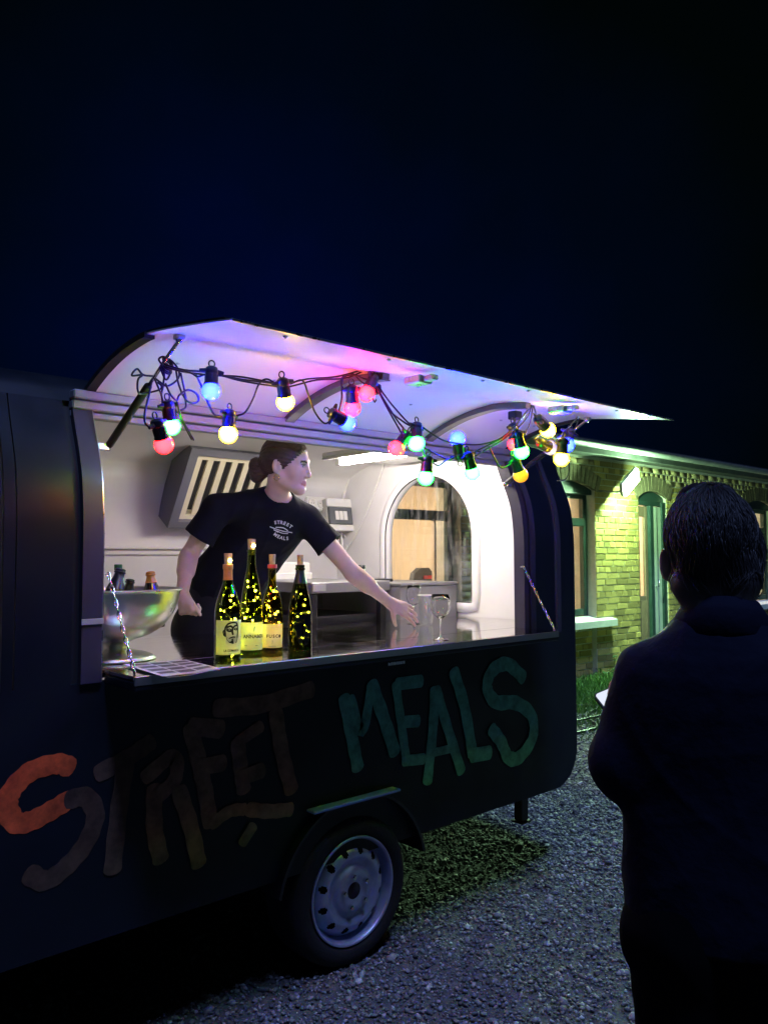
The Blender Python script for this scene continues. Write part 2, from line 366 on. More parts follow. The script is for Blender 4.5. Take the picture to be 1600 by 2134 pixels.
# ------------------------------------------------------------------ implicit bodies (smooth unions of tapered capsules, meshed once)
class SDF:
    def __init__(s, lo, hi, res):
        s.lo = np.array(lo, float); s.res = res; s.n = np.ceil((np.array(hi)-s.lo)/res).astype(int)+1
        s.d = np.full(s.n, .06, np.float32)
        s.ax = [(s.lo[i]+np.arange(s.n[i])*res).astype(np.float32) for i in range(3)]
    def _box(s, lo, hi):
        i0 = np.clip(np.floor((np.array(lo)-s.lo)/s.res).astype(int), 0, s.n); i1 = np.clip(np.ceil((np.array(hi)-s.lo)/s.res).astype(int)+1, 0, s.n)
        return tuple(slice(a, b) for a, b in zip(i0, i1))
    def _comb(s, sl, d, k, op):
        a = s.d[sl]
        if op == 'u':
            if k > 0:
                h = np.maximum(k-np.abs(a-d), 0)/k; s.d[sl] = np.minimum(a, d)-h*h*k*.25
            else: s.d[sl] = np.minimum(a, d)
        else:
            d = -d
            if k > 0:
                h = np.maximum(k-np.abs(a-d), 0)/k; s.d[sl] = np.maximum(a, d)+h*h*k*.25
            else: s.d[sl] = np.maximum(a, d)
    def rc(s, a, b, ra, rb, k=.02, op='u', planes=()):
        a = np.array(a, float); b = np.array(b, float); m = max(ra, rb)+k+.012
        sl = s._box(np.minimum(a, b)-m, np.maximum(a, b)+m)
        X = s.ax[0][sl[0]][:, None, None]-a[0]; Y = s.ax[1][sl[1]][None, :, None]-a[1]; Z = s.ax[2][sl[2]][None, None, :]-a[2]
        if min(X.shape[0], Y.shape[1], Z.shape[2]) == 0: return
        ab = b-a; L = max(float(ab@ab), 1e-12)
        t = np.clip((X*ab[0]+Y*ab[1]+Z*ab[2])/L, 0, 1)
        d = np.sqrt((X-t*ab[0])**2+(Y-t*ab[1])**2+(Z-t*ab[2])**2)-(ra+(rb-ra)*t)
        for (pt, nn) in planes:
            pt = np.array(pt)-a; d = np.maximum(d, (X-pt[0])*nn[0]+(Y-pt[1])*nn[1]+(Z-pt[2])*nn[2])
        s._comb(sl, d.astype(np.float32), k, op)
    def chain(s, pts, rs, k=.02):
        for i in range(len(pts)-1): s.rc(pts[i], pts[i+1], rs[i], rs[i+1], k)
    def ell(s, c, r, R=None, k=.02, op='u'):
        c = np.array(c, float); r = np.array(r, float); m = r.max()+k+.012
        sl = s._box(c-m, c+m)
        X = s.ax[0][sl[0]][:, None, None]-c[0]; Y = s.ax[1][sl[1]][None, :, None]-c[1]; Z = s.ax[2][sl[2]][None, None, :]-c[2]
        if min(X.shape[0], Y.shape[1], Z.shape[2]) == 0: return
        if R is None: x, y, z = X, Y, Z
        else:
            R = np.array(R); x, y, z = (X*R[0, i]+Y*R[1, i]+Z*R[2, i] for i in range(3))
        k0 = np.sqrt((x/r[0])**2+(y/r[1])**2+(z/r[2])**2); k1 = np.sqrt((x/r[0]**2)**2+(y/r[1]**2)**2+(z/r[2]**2)**2)+1e-9
        s._comb(sl, (k0*(k0-1)/k1).astype(np.float32), k, op)
    def loft(s, c, right, fwd, zs, A, B, k=.03):
        X = s.ax[0][:, None, None]-c[0]; Y = s.ax[1][None, :, None]-c[1]; z = s.ax[2]
        a = np.interp(z, zs, A).astype(np.float32)[None, None, :]; b = np.interp(z, zs, B).astype(np.float32)[None, None, :]
        u = X*right[0]+Y*right[1]; v = X*fwd[0]+Y*fwd[1]
        d = ((np.abs(u)/a)**2.4+(np.abs(v)/b)**2.4)**(1/2.4); d = (d-1)*np.minimum(a, b)*1.0
        d = np.maximum(d, np.maximum(zs[0]-z, z-zs[-1])[None, None, :])
        s._comb((slice(None),)*3, d.astype(np.float32), k, 'u')
    def mesh(s):
        d = s.d; neg = d < 0; n = s.n
        cnt = np.zeros(n-1, np.int8)
        offs = [(i, j, k) for i in (0, 1) for j in (0, 1) for k in (0, 1)]
        for i, j, k in offs: cnt += neg[i:n[0]-1+i, j:n[1]-1+j, k:n[2]-1+k]
        act = np.argwhere((cnt > 0) & (cnt < 8))
        idx = np.full(n-1, -1, np.int32); idx[act[:, 0], act[:, 1], act[:, 2]] = np.arange(len(act))
        val = {o: d[act[:, 0]+o[0], act[:, 1]+o[1], act[:, 2]+o[2]] for o in offs}
        acc = np.zeros((len(act), 3)); num = np.zeros(len(act))
        for a in range(3):
            for o in offs:
                if o[a] == 1: continue
                o2 = list(o); o2[a] = 1; o2 = tuple(o2); va, vb = val[o], val[o2]; c = (va < 0) != (vb < 0)
                t = np.where(c, va/np.where(c, va-vb, 1), 0)
                for q in range(3): acc[:, q] += np.where(c, o[q]+(t if q == a else 0), 0)
                num += c
        vv = s.lo+(act+acc/num[:, None])*s.res
        F = []
        for a in range(3):
            b, c = (a+1) % 3, (a+2) % 3
            sa = [slice(None)]*3; sb = [slice(None)]*3; sa[a] = slice(0, n[a]-1); sb[a] = slice(1, n[a])
            e = np.argwhere(neg[tuple(sa)] != neg[tuple(sb)])
            e = e[(e[:, b] > 0) & (e[:, c] > 0) & (e[:, b] < n[b]-1) & (e[:, c] < n[c]-1)]
            inside = neg[e[:, 0], e[:, 1], e[:, 2]]
            q = []
            for (ob, oc) in ((1, 1), (0, 1), (0, 0), (1, 0)):
                w = e.copy(); w[:, b] -= ob; w[:, c] -= oc; q.append(idx[w[:, 0], w[:, 1], w[:, 2]])
            q = np.stack(q, 1); q[~inside] = q[~inside][:, ::-1]; F.append(q)
        F = np.concatenate(F)
        return vv, F
def np_mesh(name, vv, F, mats, smooth=True, mi=None, attr=None):
    me = bpy.data.meshes.new(name); nv, nf, k = len(vv), len(F), F.shape[1]
    me.vertices.add(nv); me.vertices.foreach_set('co', np.ascontiguousarray(vv, np.float32).ravel())
    me.loops.add(nf*k); me.loops.foreach_set('vertex_index', np.ascontiguousarray(F, np.int32).ravel())
    me.polygons.add(nf); me.polygons.foreach_set('loop_start', np.arange(0, nf*k, k, dtype=np.int32))
    try: me.polygons.foreach_set('loop_total', np.full(nf, k, np.int32))
    except Exception: pass
    for m in (mats if isinstance(mats, (list, tuple)) else [mats]): me.materials.append(m)
    if mi is not None: me.polygons.foreach_set('material_index', np.ascontiguousarray(mi, np.int32))
    if smooth: me.polygons.foreach_set('use_smooth', np.ones(nf, bool))
    me.update(calc_edges=True)
    if attr is not None:
        at = me.attributes.new('rnd', 'FLOAT', 'FACE'); at.data.foreach_set('value', np.ascontiguousarray(attr, np.float32))
    me.validate(); return me
def relax(vv, F, it=2, lam=.5):
    for _ in range(it):
        acc = np.zeros_like(vv); num = np.zeros(len(vv))
        for a, b in ((0, 1), (1, 2), (2, 3), (3, 0)):
            np.add.at(acc, F[:, a], vv[F[:, b]]); np.add.at(num, F[:, a], 1); np.add.at(acc, F[:, b], vv[F[:, a]]); np.add.at(num, F[:, b], 1)
        vv = vv+(acc/np.maximum(num, 1)[:, None]-vv)*lam
    return vv

# ================================================================== palette
m_paint = mat('trailer paint', (.0045, .0075, .014), rough=.46, var=.25, scale=3, spec=.32, bump=.04, bscale=9, rvar=.1)
m_trim = mat('trailer trim', (.035, .03, .045), rough=.55, spec=.5, rvar=.1)
m_rubber = mat('rubber', (.012, .012, .013), rough=.75)
m_liner = mat('white liner', (.74, .72, .71), rough=.42, var=.06, scale=2.5, bump=.02, bscale=14)
m_lid = mat('lid inside', (.80, .79, .80), rough=.4, var=.03, scale=2, bump=.02, bscale=6)
m_alu = mat('brushed aluminium', (.55, .55, .57), rough=.32, metal=1, rvar=.1, scale=20)
m_rib = mat('rib metal', (.16, .15, .17), rough=.3, metal=1)
m_steel = mat('counter steel', (.62, .61, .60), rough=.085, metal=1, var=.08, scale=6, rvar=.05, bump=.012, bscale=5, stretch=(1, 3, 1))
m_chrome = mat('chrome', (.8, .8, .8), rough=.12, metal=1)
m_black = mat('black plastic', (.012, .012, .014), rough=.4)
m_white = mat('white plastic', (.75, .74, .70), rough=.35)
m_grey = mat('grey plastic', (.42, .41, .38), rough=.4)
m_gbrick = mat('yellow brick', (.44, .33, .10), rough=.9, var=.35, scale=14, bump=.5, bscale=90, rand=.45)
m_gbrick2 = attr_mat('yellow brick far', [(0, (.27, .20, .10)), (.5, (.40, .31, .15)), (1, (.50, .41, .22))], rough=.9, bump=.4, bscale=80)
m_mortar = mat('mortar', (.52, .50, .42), rough=.95, var=.15, scale=10, bump=.4, bscale=120)
m_green = mat('green window paint', (.025, .055, .045), rough=.4, var=.3, scale=9)
m_stone = mat('painted sill', (.62, .62, .56), rough=.7, var=.15, scale=7, bump=.2, bscale=60)
m_room = mat('room plaster', (.74, .64, .50), rough=.8, var=.03, scale=2)
m_cream = mat('cream paint', (.72, .60, .46), rough=.6)
m_roof = mat('roof tiles', (.03, .032, .035), rough=.8, var=.3, scale=4, bump=.2)
m_soffit = mat('soffit boards', (.10, .11, .10), rough=.7, var=.25, scale=8, bump=.1)
m_zinc = mat('zinc gutter', (.34, .36, .34), rough=.45, metal=.6, var=.2, scale=6)
m_pane = thin_glass('window pane', dirt=.0)
m_panedirty = thin_glass('dusty pane', dirt=.10)
m_clear = thin_glass('clear glass', (.985, .99, .99))
m_skin = mat('skin', (.66, .46, .39), rough=.5, var=.1, scale=14, bump=.03, bscale=200)
m_skin2 = mat('man skin', (.58, .38, .31), rough=.5, var=.12, scale=14)
m_tee = mat('black cotton', (.006, .007, .012), rough=.9, bump=.25, bscale=14, spec=.2)
m_apron = mat('apron cloth', (.006, .007, .011), rough=.85, bump=.2, bscale=10)
m_hairw = mat('brown hair', (.06, .034, .026), rough=.42, var=.4, scale=60, stretch=(1, 1, 1))
m_hairm = mat('grey brown hair', (.034, .031, .031), rough=.5, spec=.35)
m_jacket = mat('navy jacket', (.0030, .0045, .014), rough=.85, bump=.35, bscale=30, spec=.12)
m_trouser = mat('black trousers', (.0022, .0022, .0028), rough=.95, bump=.25, bscale=9, spec=.08)
m_paper = paper_mat('label paper', (.82, .80, .74), .4)
m_menu = mat('menu paper', (.78, .77, .75), rough=.6)
m_ink = mat('black ink', (.012, .012, .014), rough=.6)
m_cork = mat('cork', (.52, .34, .20), rough=.9, var=.35, scale=60, bump=.3, bscale=200)
m_cable = mat('black cable', (.010, .010, .016), rough=.35)
m_socket = mat('lamp holder', (.014, .016, .022), rough=.3)

# ================================================================== ground
gm = mat('gravel ground', (.085, .083, .078), rough=.95, var=.45, scale=30, bump=1.0, bscale=70)
g = MB(); GZ = .028; g.add([(-250, -250, GZ), (250, -250, GZ), (250, 250, GZ), (-250, 250, GZ)], [(0, 1, 2, 3)])
tag(obj('ground', g, gm), kind='structure')

ICO_V = None
def ico():
    t = (1+5**.5)/2
    v = np.array([(-1, t, 0), (1, t, 0), (-1, -t, 0), (1, -t, 0), (0, -1, t), (0, 1, t), (0, -1, -t), (0, 1, -t), (t, 0, -1), (t, 0, 1), (-t, 0, -1), (-t, 0, 1)], float); v /= np.linalg.norm(v[0])
    f = np.array([(0, 11, 5), (0, 5, 1), (0, 1, 7), (0, 7, 10), (0, 10, 11), (1, 5, 9), (5, 11, 4), (11, 10, 2), (10, 7, 6), (7, 1, 8), (3, 9, 4), (3, 4, 2), (3, 2, 6), (3, 6, 8), (3, 8, 9), (4, 9, 5), (2, 4, 11), (6, 2, 10), (8, 6, 7), (9, 8, 1)])
    return v, f
def stones(xy, size):
    v, f = ico(); n = len(xy)
    ang = rng.uniform(0, 2*PI, n); c, s_ = np.cos(ang), np.sin(ang)
    base = v[None]*(1+rng.uniform(-.32, .25, (n, 12, 1)))
    base = base*np.stack([rng.uniform(.8, 1.35, n), rng.uniform(.6, 1.0, n), rng.uniform(.4, .75, n)], 1)[:, None, :]*(size/2)[:, None, None]
    tl = rng.normal(0, .25, (n, 2)); base[:, :, 2] += base[:, :, 0]*tl[:, :1]+base[:, :, 1]*tl[:, 1:]
    x = base[:, :, 0]*c[:, None]-base[:, :, 1]*s_[:, None]; y = base[:, :, 0]*s_[:, None]+base[:, :, 1]*c[:, None]
    out = np.stack([x+xy[:, :1], y+xy[:, 1:], base[:, :, 2]+GZ+(size*.16)[:, None]+rng.uniform(0, .006, n)[:, None]], 2).reshape(-1, 3)
    F = (f[None]+(np.arange(n)*12)[:, None, None]).reshape(-1, 3)
    return out, F, np.repeat(rng.uniform(0, 1, n), 20)
def scatter(n, x0, x1, y0, y1): return np.stack([rng.uniform(x0, x1, n), rng.uniform(y0, y1, n)], 1)
xy1 = scatter(52000, -1.2, 2.6, -1.5, 1.25); xy2 = np.concatenate([scatter(26000, 1.2, 6.5, -.3, 3.0), scatter(16000, 6.5, 13.0, -2.5, 3.1), scatter(14000, 2.4, 6.6, -3.0, -.3)])
xy = np.concatenate([xy1, xy2]); size = np.concatenate([rng.gamma(4, .0029, len(xy1)), rng.gamma(5, .0035, len(xy2))]).clip(.006, .045)
keep = ~((xy[:, 0] > 4.6) & (xy[:, 1] > 1.9) & (rng.uniform(0, 1, len(xy)) < .85)); xy, size = xy[keep], size[keep]
vv, F, rr = stones(xy, size)
m_stone2 = attr_mat('gravel stones', [(0, (.07, .07, .075)), (.45, (.15, .15, .15)), (.8, (.24, .235, .23)), (.97, (.36, .35, .34)), (1, (.55, .55, .54))], rough=.7, bump=.4, bscale=150, spec=.5)
tag(link('gravel', np_mesh('gravel', vv, F, m_stone2, smooth=False, attr=rr)), 'loose grey gravel covering the yard in front of the trailer', None, kind='stuff')

# grass and small weeds along the foot of the brick wall
def blades(xy, h, w, lean=.45):
    n = len(xy); a = rng.uniform(0, 2*PI, n); la = rng.uniform(0, 2*PI, n); le = rng.uniform(.1, lean, n)*h
    d = np.stack([np.cos(a), np.sin(a)], 1)*w[:, None]/2; L = np.stack([np.cos(la), np.sin(la)], 1)*le[:, None]
    z = np.full(n, GZ-.005)
    p0 = np.c_[xy-d, z]; p1 = np.c_[xy+d, z]; p2 = np.c_[xy+L*.4+d*.7, GZ+h*.6]; p3 = np.c_[xy+L*.4-d*.7, GZ+h*.6]; p4 = np.c_[xy+L, GZ+h]; p5 = np.c_[xy+L+d*.15, GZ+h*.99]
    vv = np.stack([p0, p1, p2, p3, p4, p5], 1).reshape(-1, 3)
    f = np.array([(0, 1, 2, 3), (3, 2, 5, 4)]); F = (f[None]+(np.arange(n)*6)[:, None, None]).reshape(-1, 4)
    return vv, F, np.repeat(rng.uniform(0, 1, n), 2)
gx = np.concatenate([scatter(16000, 4.2, 9.5, 2.15, 3.24), scatter(7000, 3.6, 7.2, 1.2, 2.3)])
dist = rng.uniform(0, 1, len(gx)); keep = dist < np.clip((gx[:, 1]-1.1)/1.2+.25*np.sin(gx[:, 0]*3.1)*np.sin(gx[:, 1]*5), .06, 1); gx = gx[keep]
vv, F, rr = blades(gx, rng.uniform(.03, .11, len(gx))*np.clip((gx[:, 1]-.6)/1.8, .4, 1.1), rng.uniform(.006, .013, len(gx)), .8)
m_grass = attr_mat('grass blades', [(0, (.04, .13, .015)), (.6, (.08, .20, .03)), (1, (.15, .24, .05))], rough=.55)
tag(link('grass', np_mesh('grass', vv, F, m_grass, attr=rr)), 'short green grass growing along the brick wall', None, kind='stuff')

m_leaf = attr_mat('weed leaves', [(0, (.03, .10, .02)), (1, (.08, .17, .05))], rough=.5)
def weed(loc, h, nleaf, label):
    t = thing('leafy_weed', label, 'plant', loc, 'weeds at the foot of the brick wall')
    vv = []; ff = []; st = MB()
    for k in range(nleaf):
        a = random.uniform(0, 2*PI); r = random.uniform(.02, .16); z = random.uniform(.03, h)
        c = V((loc[0]+r*math.cos(a), loc[1]+r*math.sin(a)*.7, z)); d = V((math.cos(a), math.sin(a), random.uniform(-.4, .5))).normalized(); s_ = d.cross(V((0, 0, 1))).normalized(); l = random.uniform(.035, .075)
        o = len(vv); vv += [c, c+d*l*.5+s_*l*.33, c+d*l, c+d*l*.5-s_*l*.33, c+d*l*.5+V((0, 0, -.012))]; ff += [(o, o+1, o+4), (o+1, o+2, o+4), (o+2, o+3, o+4), (o+3, o, o+4)]
        if k % 3 == 0: st.tube(catmull([(loc[0]+random.uniform(-.02, .02), loc[1], 0), (c.x*.5+loc[0]*.5, c.y*.5+loc[1]*.5, z*.6), c], 3), .002, 5)
    me = bpy.data.meshes.new('foliage'); me.from_pydata([tuple(v) for v in vv], [], ff); me.materials.append(m_leaf)
    at = me.attributes.new('rnd', 'FLOAT', 'FACE'); at.data.foreach_set('value', rng.uniform(0, 1, len(ff)).astype(np.float32))
    link('foliage', me, t); obj('stem', st, m_leaf, t, smooth=True)
weed((6.95, 3.05, 0), .30, 70, 'leafy weed at the corner of the lit brick pier')
weed((6.30, 2.55, 0), .14, 34, 'low rosette weed in the grass near the trailer corner')
weed((6.62, 3.14, 0), .16, 30, 'small weed in the shade below the window sill')
weed((7.35, 3.0, 0), .26, 60, 'bushy weed at the middle of the lit brick pier')

# ================================================================== brick building
BY = 3.2
bld = thing('brick_building', 'long low yellow brick building with green window frames behind the trailer', 'building', (7, BY, 0))
wins = [(3.10, 4.14), (5.55, 6.58), (10.85, 11.9)]; SILL, HEAD = .80, 2.30
DX0, DX1, DH = 7.60, 8.34, 2.27
# mortar-faced wall body, split round the openings (windows recessed bays below the sills)
w = MB()
solid = [(1.6, 3.10), (4.14, 5.55), (6.58, 7.60), (8.34, 10.85), (11.9, 22)]
for a, b in solid: w.box((a, BY+.009, -.1), (b, BY+.36, 2.80))
for a, b in wins:
    w.box((a, BY+.079, -.1), (b, BY+.36, SILL-.06)); w.box((a, BY+.009, HEAD+.14), (b, BY+.36, 2.80))
w.box((DX0, BY+.009, DH+.14), (DX1, BY+.36, 2.80)); w.box((DX0, BY+.0, -.1), (DX1, BY+.36, .10))
obj('wall', w, m_mortar, bld)
CH = .078
def courses(x0, x1, z0, z1, y):
    out = []; k0 = int(math.floor(z0/CH)); z = k0*CH
    k = k0
    while z < z1-.02:
        if z >= z0-.02:
            hd = k % 2; x = x0-(.06 if hd else (0.12 if (k//2) % 2 else 0)); wd = .116 if hd and (k % 4 == 1) else .245
            while x < x1-.02:
                a, b = max(x, x0), min(x+wd, x1)
                if b-a > .03: out.append((a, b, z+.006, z+CH-.006, y))
                x += wd+.012
        z += CH; k += 1
    return out
near = courses(6.585, 7.595, 0.0, 2.74, BY)+courses(8.345, 8.95, .35, 2.45, BY)+courses(6.05, 6.575, 0.0, .72, BY+.07)
far = courses(1.6, 3.095, 0, 2.74, BY)+courses(4.145, 5.545, 0, 2.74, BY)+courses(8.955, 10.845, 0, 2.74, BY)+courses(8.345, 8.95, 0, .35, BY)+courses(8.345, 8.95, 2.46, 2.74, BY)+courses(11.905, 15, 0, 2.74, BY)
for a, b in wins:
    far += courses(a+.005, b-.005 if a != 5.55 else 6.045, 0, .72, BY+.07)+courses(a+.005, b-.005, HEAD+.15, 2.74, BY)
far += courses(DX0+.005, DX1-.005, DH+.15, 2.74, BY)
def brick_mesh(k):
    mb = MB(); mb.bbox((-.5, 0, -.5), (.5, .05, .5), .06)
    vv = []
    for v in mb.v:
        vv.append((v[0]*(1+random.uniform(-.025, .015)), v[1]+random.uniform(-.004, .003), v[2]*(1+random.uniform(-.09, .03))))
    mb.v = vv; return mesh_of('brick', mb, m_gbrick)
bm_ = [brick_mesh(k) for k in range(10)]
near.sort(key=lambda q: (q[0]+1.94)**2+(q[2]-1)**2*.2)
for (a, b, z0, z1, y) in near[:300]:
    o = bpy.data.objects.new('brick', random.choice(bm_)); COL.objects.link(o); o.parent = bld
    W = T_((a+b)/2, y-random.uniform(-.002, .004), (z0+z1)/2)@Matrix.Rotation(random.uniform(-.012, .012), 4, 'Y')@Matrix.Diagonal((b-a, .3, z1-z0, 1))
    o.matrix_basis = WM[bld].inverted()@W; WM[o] = W
far += near[300:]
arr = np.array(far); n = len(arr); c8 = np.array([(0, 0, 2), (1, 0, 2), (1, 1, 2), (0, 1, 2), (0, 0, 3), (1, 0, 3), (1, 1, 3), (0, 1, 3)])
jit = rng.uniform(-.003, .003, (n, 1))
vv = np.zeros((n, 8, 3))
for i, (a, b, c) in enumerate(c8):
    vv[:, i, 0] = arr[:, a]; vv[:, i, 1] = arr[:, 4]+(jit[:, 0] if b == 0 else .02); vv[:, i, 2] = arr[:, c]
vv += rng.uniform(-.002, .002, vv.shape)
F = (np.array([(0, 3, 2, 1), (4, 5, 6, 7), (0, 1, 5, 4), (1, 2, 6, 5), (3, 0, 4, 7)])[None]+(np.arange(n)*8)[:, None, None]).reshape(-1, 4)
o = link('brickwork', np_mesh('brickwork', vv.reshape(-1, 3), F, m_gbrick2, smooth=False, attr=np.repeat(rng.uniform(0, 1, n), 5)), bld); o['kind'] = 'stuff'
# segmental arches of standing bricks over the openings
ab = MB()
for a, b in wins+[(DX0, DX1)]:
    c, hw = (a+b)/2, (b-a)/2+.06; rise = .12; hz = (HEAD if a != DX0 else DH)
    R = (hw*hw+rise*rise)/(2*rise); zc = hz+rise-R+.02; am = math.asin(hw/R); nb = int(2*hw/.075)
    for k in range(nb):
        t0, t1 = -am+2*am*(k+.08)/nb, -am+2*am*(k+.92)/nb
        q = [(R, t0), (R, t1), (R+.2, t1), (R+.2, t0)]; y0 = BY-.012+random.uniform(-.003, .003)
        p = [V((c+r*math.sin(t), y0, zc+r*math.cos(t))) for r, t in q]; p2 = [v+V((0, .04, 0)) for v in p]
        ab.add(p+p2, [(0, 1, 2, 3), (1, 0, 4, 5), (2, 1, 5, 6), (3, 2, 6, 7), (0, 3, 7, 4)])
    # plastered tympanum under the arch
    tp = [V((c+R*math.sin(-am+2*am*k/12), BY+.05, zc+R*math.cos(-am+2*am*k/12))) for k in range(13)]
    tp += [V((b+.0, BY+.05, hz-.01)), V((a, BY+.05, hz-.01))]
    tm = MB(); K = len(tp); tm.add(tp+[v+V((0, .2, 0)) for v in tp], [tuple(range(K))[::-1]]+[(i, (i+1) % K, K+(i+1) % K, K+i) for i in range(K)])
    obj('tympanum', tm, m_green, bld)
o = obj('arch_bricks', ab, mat('arch brick', (.20, .16, .09), rough=.9, var=.3, scale=30, bump=.3), bld); o['kind'] = 'stuff'
for i, (a, b) in enumerate(wins):
    fr = MB(); y0, y1 = BY+.12, BY+.19; t = .075
    fr.bbox((a, y0, SILL), (a+t, y1, HEAD+.02), .008); fr.bbox((b-t, y0, SILL), (b, y1, HEAD+.02), .008); fr.bbox((a+t, y0+.004, SILL), (b-t, y1-.004, SILL+.085), .008); fr.bbox((a+t, y0+.004, HEAD-.06), (b-t, y1-.004, HEAD+.02), .008)
    zt = 1.90
    fr.bbox((a+t, y0-.015, zt), (b-t, y1-.004, zt+.10), .01)
    wo_ = obj('window', fr, m_green, bld)
    if i == 0:
        pm = MB(); pm.bbox(((a+b)/2+.26, y0+.012, SILL+.085), ((a+b)/2+.285, y1-.012, zt), .004); obj('mullion', pm, m_cream, wo_)
    for z0, z1 in ((SILL+.085, zt), (zt+.10, HEAD-.06)):
        pn = MB(); pn.box((a+t, y0+.03, z0), (b-t, y0+.034, z1)); obj('pane', pn, m_pane, wo_)
    sl = MB(); sl.add([(a-.12, BY-.09, SILL-.05), (b+.32 if i == 1 else b+.12, BY-.09, SILL-.05), (b+.32 if i == 1 else b+.12, BY+.115, SILL-.005), (a-.12, BY+.115, SILL-.005), (a-.12, BY-.09, SILL-.13), (b+.32 if i == 1 else b+.12, BY-.09, SILL-.13), (b+.32 if i == 1 else b+.12, BY+.115, SILL-.13), (a-.12, BY+.115, SILL-.13)], [(0, 1, 2, 3), (7, 6, 5, 4), (0, 4, 5, 1), (1, 5, 6, 2), (2, 6, 7, 3), (3, 7, 4, 0)])
    obj('window_sill', sl, m_stone, bld)
# door: glazed leaf left, dark post, white edge of the second leaf, deep green reveal
dr = MB(); dy = BY+.035
dr.bbox((DX0, dy, .10), (DX0+.05, dy+.06, DH), .006); dr.bbox((DX1-.10, dy-.02, .10), (DX1, dy+.06, DH), .006); dr.bbox((DX0+.05, dy, DH-.06), (DX1-.10, dy+.06, DH), .006)
dr.bbox((7.90, dy-.03, .10), (7.985, dy+.06, DH-.06), .008)
dro = obj('door_frame', dr, m_green, bld)
lf = MB(); m_door = mat('brown door', (.22, .15, .10), rough=.5, var=.2, scale=8)
lf.bbox((DX0+.05, dy+.01, .12), (DX0+.09, dy+.05, DH-.07), .004); lf.bbox((7.83, dy+.01, .12), (7.895, dy+.05, DH-.07), .004)
lf.bbox((DX0+.09, dy+.012, .12), (7.83, dy+.048, 1.0), .004); lf.bbox((DX0+.09, dy+.012, 2.06), (7.83, dy+.048, DH-.07), .004)
lfo = obj('door', lf, m_door, bld)
gv = MB()
for k in range(5): gv.bbox((DX0+.105+k*.032, dy+.002, .22), (DX0+.121+k*.032, dy+.0125, .94), .003)
obj('groove_moulding', gv, m_door, lfo)
pn = MB(); pn.box((DX0+.09, dy+.028, 1.0), (7.83, dy+.032, 2.06)); obj('pane', pn, m_pane, lfo)
w2 = MB(); w2.bbox((7.99, dy-.02, .12), (8.09, dy+.03, DH-.07), .006); w2.bbox((8.095, dy, .12), (8.235, dy+.03, DH-.07), .004)
l2 = obj('door', w2, mat('pale green door', (.50, .56, .46), rough=.5, var=.1), bld); l2['label'] = 'pale painted second door leaf'
hn = MB(); hn.tube([(8.03, dy-.02, 1.12), (8.03, dy-.07, 1.12), (8.03, dy-.075, 1.20)], .008, 8); obj('handle', hn, m_alu, l2, smooth=True)
# eaves, gutter and roof
ev = MB(); ev.box((1.5, BY-.34, 2.76), (24, BY+.0, 2.785)); ev.box((1.5, BY-.365, 2.72), (24, BY-.34, 2.86))
obj('eaves', ev, m_soffit, bld)
gt = MB(); K = 10; pr = [(BY-.44-.065*math.cos(PI*k/K), 2.84-.065*math.sin(PI*k/K)) for k in range(K+1)]
for x in np.arange(1.5, 24, 2.0): gt.skin_x(pr, .004, float(x), float(x)+1.996)
gto = obj('gutter', gt, m_zinc, bld, angle=40)
for x in np.arange(1.9, 23, .95):
    br = MB(); br.skin_x([(BY-.44-.069*math.cos(PI*k/K), 2.84-.069*math.sin(PI*k/K)) for k in range(K+1)], .004, float(x), float(x)+.028, inward=-1); obj('gutter_bracket', br, m_zinc, gto)
rf = MB()
nrow = 26
for r in range(nrow):
    y0, y1 = BY-.40+r*.24, BY-.40+(r+1)*.24+.05; z0 = 2.86+r*.035; z1 = 2.86+(r+1)*.035+.012
    rf.add([(1.5, y0, z0+.02), (24, y0, z0+.02), (24, y1, z1), (1.5, y1, z1), (1.5, y0, z0), (24, y0, z0)], [(0, 1, 2, 3), (4, 5, 1, 0)])
obj('roof', rf, m_roof, bld)
# lit rooms behind the windows
def room(x0, x1, y1, lampx, col=(1.0, .82, .58), s=1.0):
    r = MB(); y0 = BY+.37; z0, z1 = .05, 2.7
    r.add([(x0, y0, z0), (x1, y0, z0), (x1, y1, z0), (x0, y1, z0), (x0, y0, z1), (x1, y0, z1), (x1, y1, z1), (x0, y1, z1)], [(0, 1, 2, 3), (7, 6, 5, 4), (3, 2, 6, 7), (0, 3, 7, 4), (2, 1, 5, 6)])
    obj('room', r, m_room, bld)
    for lx in lampx:
        l = MB(); l.bbox((lx-.3, BY+1.0, 2.60), (lx+.3, BY+1.6, 2.66), .01); lo = obj('ceiling_lamp', l, m_white, bld)
        e = MB(); e.box((lx-.27, BY+1.03, 2.590), (lx+.27, BY+1.57, 2.597)); obj('diffuser', e, emis('room lamp', col, L_ROOM*s), lo)
room(2.2, 5.0, 6.2, (3.4,)); room(5.1, 7.35, 5.6, (6.1,)); room(7.4, 8.7, 5.2, (8.0,)); room(10.0, 13.0, 5.8, (11.4,))
# panelling, door frame and curtain inside the first room
dd = MB(); dd.bbox((2.6, 5.95, 1.02), (4.6, 6.0, 1.06), .005); obj('dado_rail', dd, m_cream, bld)

for (x0, x1, y) in ((5.62, 5.84, BY+.42), (6.32, 6.52, BY+.42), (10.9, 11.02, BY+.42)):
    cu = MB(); N_ = 24; top = []; 
    for k in range(N_+1):
        x = x0+(x1-x0)*k/N_; yy = y+.02*math.sin(k*1.6); top.append((x, yy))
    cu.add([(x, yy, .85 if x0 > 4.5 else .3) for x, yy in top]+[(x, yy, 2.45) for x, yy in top], [(k, k+1, N_+2+k, N_+1+k) for k in range(N_)])
    obj('curtain', cu, paper_mat('linen curtain', (.80, .74, .62), .65), bld, smooth=True)
